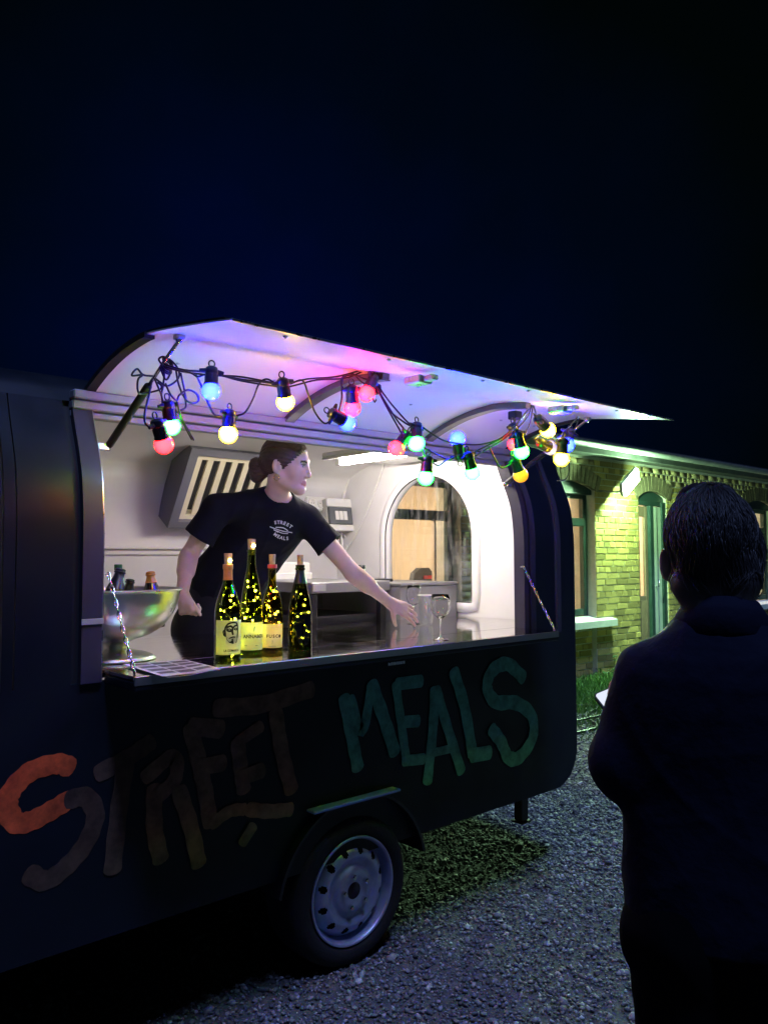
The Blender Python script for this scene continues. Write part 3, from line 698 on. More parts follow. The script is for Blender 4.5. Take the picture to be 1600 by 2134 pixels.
# bracket lamp over the pier
a = P(1301, 1022, Y=BY-.36); b = P(1328, 989, Y=BY-.40); ax = (b-a).normalized(); L_ = (b-a).length
Rl = align(ax, V((-.44, -.60, -.67))); T0 = Matrix.Translation((a+b)/2)@Rl.to_4x4()
wl = thing('wall_lamp', 'glowing greenish white floodlight under the eaves above the brick pier', 'lamp', (a+b)/2)
hb = MB(); hb.bbox((-.055, -.105, -L_/2-.02), (-.008, .105, L_/2+.02), .01); obj('housing', hb, m_grey, wl, M_=T0)
hl = MB(); hl.bbox((-.008, -.092, -L_/2), (.014, .092, L_/2), .008); obj('lens', hl, emis('wall lamp', (.52, 1.0, .52), L_WALL*.72), wl, M_=T0)
hk = MB(); hk.tube([V((-.03, 0, -L_/2)), V((-.05, 0, -L_/2-.05)), T0.inverted()@V(((a.x+.02), BY+.01, a.z+.02))], .012, 8); obj('bracket', hk, m_grey, wl, smooth=True, M_=T0)
# office chair in the first room
cb = P(884, 1232, Y=4.3)
ch = thing('office_chair', 'high backed grey chair seen through the arched window', 'chair', (cb.x, cb.y, .05))
bk = MB(); cx0 = cb.x
prof = [(-.20, .60), (-.22, .9), (-.21, 1.15), (-.15, 1.34), (-.05, 1.40), (.08, 1.40), (.16, 1.33), (.21, 1.15), (.22, .9), (.20, .60)]
K = len(prof); bk.add([(cx0+x, cb.y, z) for x, z in prof]+[(cx0+x*.92, cb.y+.09, z) for x, z in prof], [tuple(range(K))[::-1], tuple(range(K, 2*K))]+[(i, (i+1) % K, K+(i+1) % K, K+i) for i in range(K)])
m_chair = mat('chair mesh', (.06, .065, .06), rough=.5); obj('backrest', bk, m_chair, ch)
rdl = MB(); rdl.bbox((cx0-.02, cb.y-.012, 1.27), (cx0+.14, cb.y-.002, 1.31), .004); obj('red_badge', rdl, mat('red tag', (.6, .05, .04)), ch)
st = MB(); st.bbox((cx0-.24, cb.y+.1, .46), (cx0+.24, cb.y+.56, .54), .03); obj('seat', st, m_chair, ch)
st = MB(); st.tube([(cx0, cb.y+.32, .46), (cx0, cb.y+.32, .12)], .03, 10); st.box((cx0-.02, cb.y+.06, .40), (cx0+.02, cb.y+.3, .455)); st.box((cx0-.02, cb.y+.06, .40), (cx0+.02, cb.y+.095, .7)); obj('column', st, m_black, ch)
for k in range(5):
    a_ = 2*PI*k/5; st = MB(); st.tube([(cx0, cb.y+.32, .14), (cx0+.28*math.cos(a_), cb.y+.32+.28*math.sin(a_), .08)], [.025, .018], 8); st.sphere((cx0+.28*math.cos(a_), cb.y+.32+.28*math.sin(a_), .08), .03, 8, 6); obj('leg', st, m_black, ch, smooth=True)

# power cables in the grass
def cable_thing(name, label, pts, r, z=.045):
    c = catmull([(P(x, y, Z=z)) for x, y in pts], 6); mb = MB(); mb.tube(c, r, 8)
    tag(obj(name, mb, m_cable, smooth=True), label, 'cable')
cable_thing('power_cable', 'black cable looping forward through the grass by the trailer corner', [(1150, 1471), (1199, 1470), (1232, 1471), (1244, 1476), (1228, 1485), (1220, 1494), (1230, 1502), (1242, 1510), (1240, 1518), (1225, 1522), (1199, 1528), (1170, 1536)], .013)
cable_thing('power_cable', 'straight black cable crossing the looped one on the grass', [(1150, 1508), (1199, 1502), (1258, 1490), (1300, 1482)], .011, .06)

# ================================================================== food trailer
TW = 1.86; ZB = .42; XA, XB = -2.25, 1.45; OX0, OX1 = -.962, 1.034; CT = 1.20
UP = [(0, 1.165), (0, 1.45), (0, 1.60), (.005, 1.68), (.018, 1.77), (.045, 1.85), (.083, 1.935), (.112, 2.01)]
RF = [(.112, 2.01), (.15, 2.062), (.25, 2.105), (.4, 2.147), (.65, 2.185), (.93, 2.20), (1.21, 2.185), (1.46, 2.147), (1.61, 2.105), (1.71, 2.062), (1.748, 2.01)]
def smooth2(pr, n=4): return [(p.x, p.y) for p in catmull([V((a, b, 0)) for a, b in pr], n)]
UP = smooth2(UP, 3); RF = smooth2(RF, 3)
BK = [(TW-y, z) for y, z in UP][::-1]+[(TW, .5)]
def offs(pr, d):
    out = []
    for i in range(len(pr)):
        a, b = V((*pr[max(i-1, 0)], 0)), V((*pr[min(i+1, len(pr)-1)], 0)); t = (b-a).normalized(); out.append((pr[i][0]+t.y*d, pr[i][1]-t.x*d))
    return out
ft = thing('food_trailer', 'black rounded street food trailer with its serving hatch propped open and lit inside', 'food trailer', (0, .93, 0))
# lower side panel with the rounded lower front corner
sp = MB(); arc = [(1.27+.178*math.sin(PI/2*k/8), ZB+.178-.178*math.cos(PI/2*k/8)) for k in range(9)]
out = [(XA, ZB)]+arc+[(XB, 1.165), (XA, 1.165)]; K = len(out)
sp.add([(x, 0, z) for x, z in out]+[(x, .03, z) for x, z in out], [tuple(range(K)), tuple(range(K, 2*K))[::-1]]+[(i, K+i, K+(i+1) % K, (i+1) % K) for i in range(K)])
sidep = obj('side_panel', sp, m_paint, ft)
# panel seam, edge rail and small plate under the counter
a = P(826, 1382, Y=-.003); pl = MB(); pl.bbox((a.x-.045, -.005, a.z-.006), (a.x+.045, -.0004, a.z+.006), .001); obj('latch_plate', pl, m_alu, sidep)
# upper walls beside the opening
wl_ = MB(); wl_.skin_x(UP, .025, XA, -1.248); obj('wall_panel', wl_, m_paint, ft, angle=35)
wl_ = MB(); wl_.skin_x(UP, .025, -1.242, -1.212); obj('corner_strip', wl_, m_paint, ft, angle=35)
wl_ = MB(); wl_.skin_x(UP, .025, -1.208, -1.052); obj('wall_panel', wl_, m_paint, ft, angle=35)
tr_ = MB(); tr_.skin_x(offs(UP, -.012), .05, -1.028, -.968); obj('jamb_trim', tr_, m_trim, ft, angle=35)
tr_ = MB(); tr_.skin_x(offs(UP, .012), .03, -1.052, -1.028); obj('groove_strip', tr_, m_rubber, ft, angle=35)  # black strip standing in for the shadowed groove beside the trim
tr_ = MB(); tr_.skin_x(offs(UP, -.006), .06, -.968, OX0); obj('jamb_edge', tr_, m_alu, ft, angle=35)
tp_ = MB(); tp_.bbox((-1.03, -.0165, 1.335), (-.965, -.0125, 1.352), .001); obj('tape_strip', tp_, m_grey, ft)
tr_ = MB(); tr_.skin_x(offs(UP, -.010), .06, OX1, OX1+.03); obj('jamb_edge', tr_, m_trim, ft, angle=35)
tr_ = MB(); tr_.skin_x(offs(UP, .002), .05, OX1+.03, OX1+.055); obj('groove_strip', tr_, m_rubber, ft, angle=35)
tr_ = MB(); tr_.skin_x(offs(UP, -.004), .05, OX1+.055, OX1+.095); obj('jamb_trim', tr_, m_trim, ft, angle=35)
wl_ = MB(); wl_.skin_x(UP, .025, OX1+.095, 1.285); obj('wall_panel', wl_, m_paint, ft, angle=35)
tr_ = MB(); tr_.skin_x(offs(UP, -.014), .04, 1.285, 1.315); obj('ridge_strip', tr_, m_trim, ft, angle=35)
wl_ = MB(); wl_.skin_x(UP, .025, 1.315, XB); obj('wall_panel', wl_, m_paint, ft, angle=35)
# roof, back wall, liners
r_ = MB(); r_.skin_x(RF, .012, XA, XB); obj('roof', r_, m_paint, ft, angle=35)
b_ = MB(); b_.skin_x(BK, .02, XA, XB); obj('back_wall', b_, m_paint, ft, angle=35)
ln = MB(); full = offs(RF, .016)[2:]+offs(BK, .024)[1:]
ln.skin_x(full, .006, -1.9, 1.42); obj('liner', ln, m_liner, ft, angle=35)
fl = MB(); fl.box((XA, .031, ZB+.005), (1.38, 1.84, ZB+.04)); obj('floor', fl, mat('trailer floor', (.10, .10, .10), rough=.6, var=.3), ft)
for x0, ww in ((XA, .04), (-1.94, .03)):
    ew = MB(); lp = [(0.03, .5)]+[(y+.012, z) for y, z in UP]+RF[1:-1]+[(y-.012, z) for y, z in BK]; K = len(lp)
    ew.add([(x0, y, z) for y, z in lp]+[(x0+ww, y, z) for y, z in lp], [tuple(range(K))[::-1], tuple(range(K, 2*K))]+[(i, (i+1) % K, K+(i+1) % K, K+i) for i in range(K)]); obj('end_wall', ew, m_paint if x0 == XA else m_liner, ft)
# front end wall with the arched window
ay, az, ar, ab0 = .985, 1.65, .357, 1.275
N = 64; arch = []
for k in range(N):
    t = k/N*4
    if t < 1: arch.append((ay-ar+2*ar*t, ab0))
    elif t < 1.5: arch.append((ay+ar, ab0+(az-ab0)*(t-1)*2))
    elif t < 3.5: a_ = PI*(t-1.5)/2; arch.append((ay+ar*math.cos(a_), az+ar*math.sin(a_)))
    else: arch.append((ay-ar, az-(az-ab0)*(t-3.5)*2))
loop = [(0.012, .6)]+[(y+.008, z) for y, z in UP]+[(y, z-.006) for y, z in RF[1:-1]]+[(y-.008, z) for y, z in BK]+[(1.5, .6)]
def raycast(c, d):
    best = None
    for i in range(len(loop)):
        p, q = loop[i], loop[(i+1) % len(loop)]; ex, ey = q[0]-p[0], q[1]-p[1]; den = d[0]*ey-d[1]*ex
        if abs(den) < 1e-12: continue
        t = ((p[0]-c[0])*ey-(p[1]-c[1])*ex)/den; u = ((p[0]-c[0])*d[1]-(p[1]-c[1])*d[0])/den
        if t > 0 and -1e-6 <= u <= 1+1e-6 and (best is None or t < best): best = t
    return (c[0]+d[0]*best, c[1]+d[1]*best)
outer = [raycast((ay, 1.55), (p[0]-ay, p[1]-1.55)) for p in arch]
def endskin(x, flip):
    mb = MB(); rings = []
    for f in (0, .12, .5, 1): rings.append([(x, p[0]+(q[0]-p[0])*f, p[1]+(q[1]-p[1])*f) for p, q in zip(arch, outer)])
    vv = sum(rings, []); fs = []
    for r in range(3):
        for k in range(N):
            f = (r*N+k, r*N+(k+1) % N, (r+1)*N+(k+1) % N, (r+1)*N+k); fs.append(f[::-1] if flip else f)
    return mb.add(vv, fs)
obj('end_liner', endskin(1.400, False), m_liner, ft, smooth=True)
eo = endskin(1.448, True); obj('end_wall', eo, m_paint, ft, smooth=True)
af = MB()
sec = [(1.446, 0.0), (1.395, -.004), (1.382, .006), (1.380, .028), (1.386, .048), (1.399, .056)]
vv = []
for k in range(N):
    p, q, p0, p1 = arch[k], outer[k], arch[k-1], arch[(k+1) % N]; t = V((p1[0]-p0[0], p1[1]-p0[1], 0)).normalized(); nn = (t.y, -t.x)
    vv += [(x, p[0]+nn[0]*d, p[1]+nn[1]*d) for x, d in sec]
S_ = len(sec); fs = [(k*S_+i, k*S_+i+1, ((k+1) % N)*S_+i+1, ((k+1) % N)*S_+i) for k in range(N) for i in range(S_-1)]
wfr = obj('window_frame', MB().add(vv, fs), m_liner, ft, smooth=True)
pn = MB(); pn.add([(1.425, y, z) for y, z in arch]+[(1.429, y, z) for y, z in arch], [tuple(range(N)), tuple(range(N, 2*N))[::-1]]); obj('pane', pn, m_panedirty, wfr)
sl_ = MB(); vv = [(1.392, p[0], p[1]) for p in arch]; sl_.tube(vv, .0045, 6, closed=True); obj('window_seal', sl_, m_rubber, wfr, smooth=True)

# hinge rail over the opening
hr = MB(); hr.bbox((-1.03, .085, 1.985), (1.09, .125, 2.012), .004); hr.bbox((-1.03, .075, 2.016), (1.09, .115, 2.043), .004); hr.bbox((-1.03, .10, 1.962), (1.09, .135, 1.982), .003)
obj('hinge_rail', hr, mat('rail', (.34, .34, .36), rough=.6, metal=.5, rvar=.05), ft)
# counter: inner worktop, fold-down flap and its dark lip
ct = MB(); ct.bbox((-.955, .035, CT-.03), (1.392, .78, CT), .003); ct.bbox((-.955, -.200, CT-.012), (1.020, .0345, CT), .002)
cto = obj('counter', ct, m_steel, ft)
fp = MB(); fp.bbox((-.955, -.207, CT-.042), (1.020, -.0015, CT-.0135), .004); obj('counter_flap', fp, m_paint, ft)
ed = MB(); ed.bbox((-.955, -.2095, CT-.026), (1.020, -.2012, CT-.0005), .0015); obj('counter_edge', ed, mat('edge steel', (.32, .34, .34), rough=.35, metal=.9), cto)
# chains that hold the flap
lk = MB(); lr = .0048; pts = [V((lr*math.cos(a_), 0, lr*math.sin(a_)+ (.0075 if math.sin(a_) > 0 else -.0075))) for a_ in [2*PI*k/12 for k in range(12)]]
lk.tube(pts, .0017, 6, closed=True); link_me = mesh_of('link', lk, m_chrome, smooth=True)
for (p0, p1) in ((V((-.949, -.012, 1.476)), V((-.947, -.188, 1.212))), (V((1.026, -.016, 1.478)), V((1.012, -.188, 1.212)))):
    hk = MB(); hk.tube([p0+V((0, .02, .004)), p0+V((0, 0, .006)), p0+V((0, -.006, -.006))], .003, 6); hk.tube([p1+V((0, 0, -.012)), p1+V((0, 0, .004))], .004, 8)
    cho = obj('chain', hk, m_alu, ft, smooth=True); n_ = int((p1-p0).length/.0208); d_ = (p1-p0)
    for k in range(n_+1):
        t = (k+.0)/n_; p = p0+d_*t+V((0, .012*math.sin(PI*t)*-.3, -.010*math.sin(PI*t)))
        R = align(d_, V((1, 0, 0)))@Matrix.Rotation(PI/2*(k % 2)+.4, 3, 'Z')
        link('link', link_me, cho, T_(p)@R.to_4x4())

# hatch: curved shell, ribs, edge seals, gas struts
LID = [(.112, 2.036), (.06, 2.062), (-.026, 2.093), (-.13, 2.119), (-.249, 2.134), (-.35, 2.133), (-.57, 2.104), (-.752, 2.076)]
LIDS = smooth2(LID, 4)
hd = MB(); hd.skin_x(LIDS, .004, -.985, 1.055, nx=1, inward=1); hdo = obj('hatch', hd, m_lid, ft, angle=40)
hs_ = MB(); hs_.skin_x(offs(LIDS[:-1], .0075), .004, -.980, 1.050); obj('outer_skin', hs_, m_paint, hdo, angle=40)
for x0, x1 in ((-.992, -.962), (1.03, 1.06)):
    es = MB(); es.skin_x(offs(LIDS[:20], -.010), .016, x0, x1); obj('edge_seal', es, m_rubber, hdo, angle=40)
lip = MB(); lip.bbox((-.985, -.7545, 2.0735), (1.055, -.7505, 2.0795), .001); obj('hatch_lip', lip, m_alu, hdo)
for x in (-.235, .50):
    rb = MB(); rb.skin_x(offs(LIDS[1:23], -.020), .019, x-.014, x+.014); rb.skin_x(offs(LIDS[1:23], -.024), .0035, x-.020, x+.020); ro = obj('rib', rb, m_rib, hdo, angle=40)
    y_ = -.585; bk = MB(); bk.bbox((x-.03, y_-.05, 2.058), (x+.03, y_+.02, 2.082), .004); bk.bbox((x-.014, y_-.09, 2.062), (x+.014, y_-.05, 2.078), .003); obj('latch', bk, m_alu, ro)
    bk = MB(); bk.bbox((x-.022, -.41, 2.062), (x+.022, -.37, 2.094), .004); bk.tube([(x, -.39, 2.066), (x, -.39, 2.045), (x+.008, -.39, 2.036), (x+.014, -.39, 2.045)], .003, 6); obj('hook', bk, m_black, ro)
for x, off in ((-.925, 0), (1.0, 0)):
    p0, p1 = V((x, .07, 1.872)), V((x, -.385, 2.118)); pm_ = p0+(p1-p0)*.60
    sb = MB(); sb.tube([p0, p0+(p1-p0)*.015, p0+(p1-p0)*.03, pm_, pm_+(p1-p0)*.01], [.006, .009, .0118, .0118, .009], 12); so = obj('gas_strut', sb, m_black, ft, smooth=True)
    rd = MB(); rd.tube([pm_, p1], .0055, 10); rd.sphere(p1, .011, 10, 8); rd.sphere(p0, .012, 10, 8); obj('rod', rd, m_chrome, so, smooth=True)
    bk = MB(); s_ = .02 if x < 0 else -.02
    bk.bbox((min(x-.0, x-s_*2), .055, 1.860), (max(x, x-s_*2), .085, 1.884), .003); bk.bbox((x-.012, -.40, 2.116), (x+.012, -.37, 2.131), .003); obj('bracket', bk, m_alu, so)
# vent with louvres in the back hatch
vz = lambda f: (1.50+.22*f, 2.095-.345*f)     # slanted plane of the vent: f = 0 top, 1 bottom
vx0, vx1 = .16, .80
def vp(x, f, d=0):
    y, z = vz(f); nn = V((0, -.345, -.22)).normalized(); return V((x, y, z))+nn*d
def vslab(mb, x0, x1, f0, f1, d0, d1):
    q = [vp(x0, f0, d1), vp(x1, f0, d1), vp(x1, f1, d1), vp(x0, f1, d1), vp(x0, f0, d0), vp(x1, f0, d0), vp(x1, f1, d0), vp(x0, f1, d0)]
    mb.add(q, [(3, 2, 1, 0), (4, 5, 6, 7), (0, 1, 5, 4), (1, 2, 6, 5), (2, 3, 7, 6), (3, 0, 4, 7)])
m_vent = mat('vent cream', (.78, .70, .50), rough=.5); m_vbox = mat('vent surround', (.15, .15, .18), rough=.5)
vb = MB(); t = .05
vslab(vb, vx0-t, vx0, -.10, 1.10, -.12, .045); vslab(vb, vx1, vx1+t, -.10, 1.10, -.12, .045); vslab(vb, vx0, vx1, -.10, 0, -.12, .045); vslab(vb, vx0, vx1, 1.0, 1.10, -.12, .045)
vbo = obj('vent', vb, m_vbox, ft)
vi = MB(); vslab(vi, vx0, vx0+.05, 0, 1, -.05, .012); vslab(vi, vx1-.05, vx1, 0, 1, -.05, .012); vslab(vi, vx0+.05, vx1-.05, 0, .09, -.05, .010); vslab(vi, vx0+.05, vx1-.05, .93, 1.0, -.05, .010); obj('vent_frame', vi, m_vent, vbo)
vd = MB(); vslab(vd, vx0+.0, vx1, 0, 1, -.10, -.06); obj('vent_dark', vd, m_black, vbo)
nsl = 7; step = (vx1-vx0-.10)/nsl
for k in range(nsl):
    s_ = MB(); x = vx0+.05+step*(k+.52); vslab(s_, x, x+step*.46, .09, .93, -.008, .004); obj('slat', s_, m_vent, vbo)
# ledge along the back wall
lg = MB(); lg.bbox((-1.9, 1.795, 1.575), (1.0, 1.832, 1.590), .004); lg.bbox((-1.9, 1.815, 1.545), (1.0, 1.834, 1.5745), .003); obj('ledge', lg, m_liner, ft)
# joint strips and screws of the lining
for x in (-.55, .66):
    sp_ = MB(); sp_.skin_x(offs(RF, .0225)[6:-4], .004, x, x+.035, inward=1); so_ = obj('joint_strip', sp_, m_liner, ft, angle=40)
for x in (-.8, -.45, -.05, .18, .72, .95):
    for y_, z_ in ((-.70, 2.0805), (-.14, 2.1160)):
        sc_w = MB(); sc_w.lathe([(0, -.003), (.0055, -.002), (.007, .002)], 10, M_=T_(x, y_, z_)); obj('screw', sc_w, m_alu, hdo, smooth=True)
# ceiling luminaire
cl = MB(); cl.bbox((.72, .30, 2.075), (1.25, 1.12, 2.10), .006); cl.bbox((.72, .30, 2.060), (.735, 1.12, 2.0745), .003); clo = obj('ceiling_lamp', cl, m_white, ft)
tb = MB(); tb.tube([(.82, .40, 2.048), (.82, 1.06, 2.048)], .0125, 12); obj('tube', tb, emis('tube light', (1.0, .90, .84), L_TUBE), clo, smooth=True)
for y_ in (.36, 1.06): tb = MB(); tb.bbox((.795, y_, 2.035), (.845, y_+.04, 2.0745), .004); obj('tube_holder', tb, m_white, clo)
# distribution box, sockets, cables on the back wall
FY = 1.70
a = P(679, 1048, Y=FY); b = P(729, 1104, Y=FY); zt, zb_ = P(705, 1040, Y=FY).z, P(705, 1108, Y=FY).z
Rt = Matrix.Rotation(math.radians(-9), 4, 'X')
fx = thing('distribution_box', 'grey electrical box with a smoked window on the back wall of the trailer', 'fuse box', ((a.x+b.x)/2, FY, (zt+zb_)/2))
fw_, fh_ = (b.x-a.x)*.5, (zt-zb_)*.5
T0 = T_((a.x+b.x)/2, FY, (zt+zb_)/2)@Rt
fb = MB(); fb.bbox((-fw_, -.01, -fh_), (fw_, .12, fh_), .006); obj('box_body', fb, m_grey, fx, M_=T0)
fb = MB(); fb.bbox((-fw_-.002, -.028, fh_*.48), (fw_+.002, -.0105, fh_), .004); obj('cover', fb, m_white, fx, M_=T0); fb = MB(); fb.bbox((-fw_-.002, -.028, -fh_), (fw_+.002, -.0105, -fh_*.62), .004); obj('cover', fb, m_white, fx, M_=T0)
fb = MB(); fb.bbox((-fw_*.95, -.034, -fh_*.60), (fw_*.95, -.012, fh_*.46), .004); dro_ = obj('window_flap', fb, mat('smoked plastic', (.10, .11, .12), rough=.12), fx, M_=T0)
fb = MB()
for k in range(3): fb.bbox((-fw_*.5+k*fw_*.34, -.038, -fh_*.35), (-fw_*.5+k*fw_*.34+fw_*.30, -.0345, fh_*.2), .002)
obj('breaker', fb, m_white, dro_, M_=T0)
for k in range(5):
    x = (a.x+b.x)/2-.07+k*.03; c = catmull([(x, FY+.03, zb_+.01), (x+.005, FY+.02, zb_-.06-.012*k), (x+.02+.01*k, FY+.02, zb_-.11-.01*k), (x+.05+.012*k, FY+.03, zb_-.06), (x+.055, FY+.06, zb_+.0)], 5)
    cb_ = MB(); cb_.tube(c, .006, 7); obj('cable', cb_, m_white, fx, smooth=True)
def socket(x, y, n_):
    c = P(x, y, Y=FY+.04); t = thing('wall_socket', 'white %s wall socket beside the electrical box' % ('double' if n_ == 2 else 'single'), 'socket', c); w_ = .036*n_
    T0 = T_(c)@Rt; s_ = MB(); s_.bbox((-w_-.008, 0, -.046), (w_+.008, .06, .046), .008); obj('socket_body', s_, m_white, t, M_=T0)
    for k in range(n_):
        xx = (k-(n_-1)/2)*.072; s_ = MB(); s_.lathe([(.031, 0), (.031, .006), (.026, .008), (.022, .003), (0, .003)], 20, M_=T_(xx, 0, 0)@Matrix.Rotation(PI/2, 4, 'X')); so = obj('outlet', s_, m_white, t, smooth=True, M_=T0)
        for q in (-.0095, .0095):
            h = MB(); h.lathe([(.0035, .0045), (0, .0045)], 8, M_=T_(xx+q, 0, 0)@Matrix.Rotation(PI/2, 4, 'X')); obj('contact_hole', h, m_black, so, M_=T0)
socket(660, 1049, 2); socket(656, 1083, 1)
cd = MB(); cd.tube([P(714, 1040, Y=FY+.02), P(718, 1020, Y=1.74), P(728, 995, Y=1.70), P(745, 962, Y=1.60)], .009, 8); obj('cable_conduit', cd, m_white, ft, smooth=True)
cd = MB(); cd.tube(catmull([P(800, 965, X=1.385), P(789, 1000, X=1.388), P(772, 1045, X=1.388), P(764, 1068, X=1.388), P(748, 1100, X=1.388), P(735, 1126, X=1.388), P(716, 1156, X=1.388), P(704, 1182, X=1.385)], 5), .0055, 7); obj('hanging_cord', cd, m_white, ft, smooth=True)
# wheel, mudguard, steady leg, marker lamp, axle
WZ = .300
whl = MB(); RY = Matrix.Rotation(PI/2, 4, 'X')   # lathe axis to -Y
ty = [(.195, .0), (.200, .010), (.218, .018), (.242, .016), (.258, .006), (.268, -.01), (.272, -.04), (.272, -.13), (.266, -.165), (.24, -.185), (.20, -.18)]
wt = MB(); wt.lathe(smooth2(ty, 3), 64, M_=T_(0, 0, WZ)@RY)
who = obj('wheel', wt, mat('tyre', (.010, .010, .011), rough=.8, bump=.25, bscale=60), ft, smooth=True)
rm = mat('wheel steel', (.40, .46, .66), rough=.38, metal=.55, var=.2, scale=12, rvar=.1)  # silver steel, tinted with the blue light that falls on it
ri = MB(); RR = [(.1925, .004), (.1955, .010), (.1935, .015), (.186, .013), (.181, .002), (.176, -.018), (.170, -.030)]
ri.lathe(smooth2(RR, 3), 72, M_=T_(0, 0, WZ)@RY)
NA, NR = 144, 26; grid = lambda i, k: i*NA+k % NA
vv = []
def rimz(r):
    pts = [(.03, .012), (.055, .016), (.075, .014), (.092, -.002), (.105, .004), (.120, .013), (.14, .008), (.158, -.012), (.171, -.032)]
    for (r0, z0), (r1, z1) in zip(pts, pts[1:]):
        if r <= r1: return z0+(z1-z0)*(r-r0)/(r1-r0)
    return pts[-1][1]
for i in range(NR+1):
    r = .03+(.171-.03)*i/NR
    for k in range(NA): a_ = 2*PI*k/NA; vv.append((r*math.cos(a_), r*math.sin(a_), rimz(r)))
fs = []
for i in range(NR):
    for k in range(NA):
        r = .03+(.171-.03)*(i+.5)/NR; a_ = 2*PI*(k+.5)/NA; hit = False
        for h in range(12):
            ah = 2*PI*(h+.5)/12; dx = r*math.cos(a_)-.142*math.cos(ah); dy_ = r*math.sin(a_)-.142*math.sin(ah)
            if dx*dx+dy_*dy_ < .0125**2: hit = True; break
        if not hit: fs.append((grid(i, k), grid(i, k+1), grid(i+1, k+1), grid(i+1, k)))
Mw = T_(0, 0, WZ)@RY; ri.add([Mw@V(v) for v in vv], fs)
rio = obj('rim', ri, rm, who, smooth=True)
db = MB(); db.lathe([(0, -.045), (.185, -.05)], 40, M_=Mw); obj('brake_drum', db, m_black, who, smooth=True)
hb = MB(); hb.lathe([(0, .012), (.026, .012), (.030, .006), (.033, -.01)], 24, M_=Mw); obj('hub_cap', hb, m_black, who, smooth=True)
for k in range(5):
    a_ = 2*PI*k/5+.5; nb = MB(); nb.lathe([(0, .034), (.007, .034), (.0095, .03), (.0095, .012)], 6, M_=Mw@T_(.056*math.cos(a_), .056*math.sin(a_), 0)); obj('wheel_nut', nb, m_chrome, who)
mg = MB(); pr = [(-.345*math.cos(a_), WZ+.345*math.sin(a_)) for a_ in [PI*(.06+.88*k/20) for k in range(21)]]
top = P(742, 1667, Y=-.03).z
for k in range(20):
    (x0, z0), (x1, z1) = pr[k], pr[k+1]; z0, z1 = min(z0, top-.012), min(z1, top-.012)
    mg.add([(x0, -.035, z0), (x1, -.035, z1), (x1, .2, z1), (x0, .2, z0), (x0*1.03, -.035, z0+.008), (x1*1.03, -.035, z1+.008), (x1*1.03, .2, z1+.008), (x0*1.03, .2, z0+.008)], [(0, 1, 2, 3), (7, 6, 5, 4), (0, 4, 5, 1), (3, 2, 6, 7)])
mgo = obj('mudguard', mg, m_black, ft)
a, b = P(652, 1688, Y=-.04), P(832, 1643, Y=-.04)
ms = MB(); ms.bbox((a.x, -.05, top-.006), (b.x, -.0005, top+.004), .003); obj('mudguard_strip', ms, mat('blue-lit strip', (.20, .24, .55), rough=.7, spec=.2), mgo)  # blue light on the mudguard top is put into the strip colour
ax_ = MB(); ax_.tube([(0, .02, WZ), (0, 1.84, WZ)], .03, 10); ax_.box((-1.2, .3, .34), (1.2, .36, .40)); ax_.box((-1.2, 1.4, .34), (1.2, 1.46, .40)); obj('axle', ax_, m_black, ft)
wt2 = MB(); wt2.lathe(smooth2(ty, 3), 40, M_=T_(0, 1.86, WZ)@Matrix.Rotation(-PI/2, 4, 'X')); obj('wheel', wt2, m_rubber, ft, smooth=True)
lgm = MB(); c = P(1087, 1680, Y=.12); lgm.bbox((c.x-.025, .10, c.z-.065), (c.x+.025, .15, .40), .004); lgm.bbox((c.x-.035, .09, c.z-.075), (c.x+.035, .16, c.z-.066), .003); obj('steady_leg', lgm, m_black, ft)
bp_ = MB(); bp_.bbox((.35, .30, .345), (1.15, .36, .419), .004); obj('chassis_beam', bp_, m_black, ft)
mk = MB(); c = P(172, 810, Y=.20); mk.bbox((c.x-.022, c.y-.012, c.z-.012), (c.x+.022, c.y+.012, c.z+.010), .006); obj('marker_lamp', mk, mat('pink lamp cover', (.75, .35, .30), rough=.3), ft)
# painted lettering: each letter one flat print on the side panel
pcol = {}
def lcol(nm, c): return mat('paint '+nm, c, rough=.6, var=.55, scale=16, spec=.3)
def L5(x, y): return P(x*.4375, 1340+y*.4375, Y=0)
def L6(x, y): return P(600+x*.4375, 1340+y*.4375, Y=0)
LN = [0]
def letter(nm, strokes, LL, col, lab):
    mb = MB(); LN[0] += 1; y0 = -.0010-.0004*LN[0]
    for k, (w_, pts) in enumerate(strokes):
        q = [LL(*p) for p in pts]; ribbon(mb, [(v.x, v.z) for v in q], w_*.4375, lambda p, k=k: V((p.x, y0-.0011*k, p.y)), n=6)
    o = obj('letter', mb, lcol(nm, col), ft); o['label'] = lab
PXM = 2.35/FPX
def st_(w, *p): return (w*PXM*1.12, p)
def st6(w, *p): return (w*2.95/FPX*1.1, p)
letter('orange', [st_(82, (335, 590), (270, 575), (150, 610), (65, 690), (35, 770), (70, 850), (140, 850), (240, 800), (330, 745))], L5, (.62, .10, .03), 'orange upper curve of the painted letter S')
letter('dimmed brown', [st_(80, (330, 745), (410, 735), (455, 820), (410, 950), (320, 1060), (220, 1130), (140, 1100))], L5, (.08, .045, .030), 'dull lower curve of the painted letter S')  # brown darkened here to offset the sun reaching past the hatch
letter('dull brown', [st_(78, (470, 620), (620, 540), (720, 470)), st_(80, (600, 560), (565, 800), (535, 1080))], L5, (.09, .05, .032), 'dull painted letter T after the S')  # darkened like the lower S, outside the shadow of the hatch
letter('sand', [st_(78, (735, 690), (735, 880), (765, 1030)), st_(70, (690, 640), (820, 540), (835, 640), (740, 740)), st_(78, (850, 700), (905, 870), (945, 1050))], L5, (.21, .115, .07), 'dull painted letter R')  # lighter brown for the letters the hatch keeps in shadow
letter('sand', [st_(80, (905, 400), (945, 560), (975, 700), (1000, 860)), st_(85, (910, 395), (1050, 410)), st_(78, (950, 590), (1060, 570)), st_(60, (1005, 860), (1090, 800), (1160, 790))], L5, (.21, .115, .07), 'dull painted first letter E')
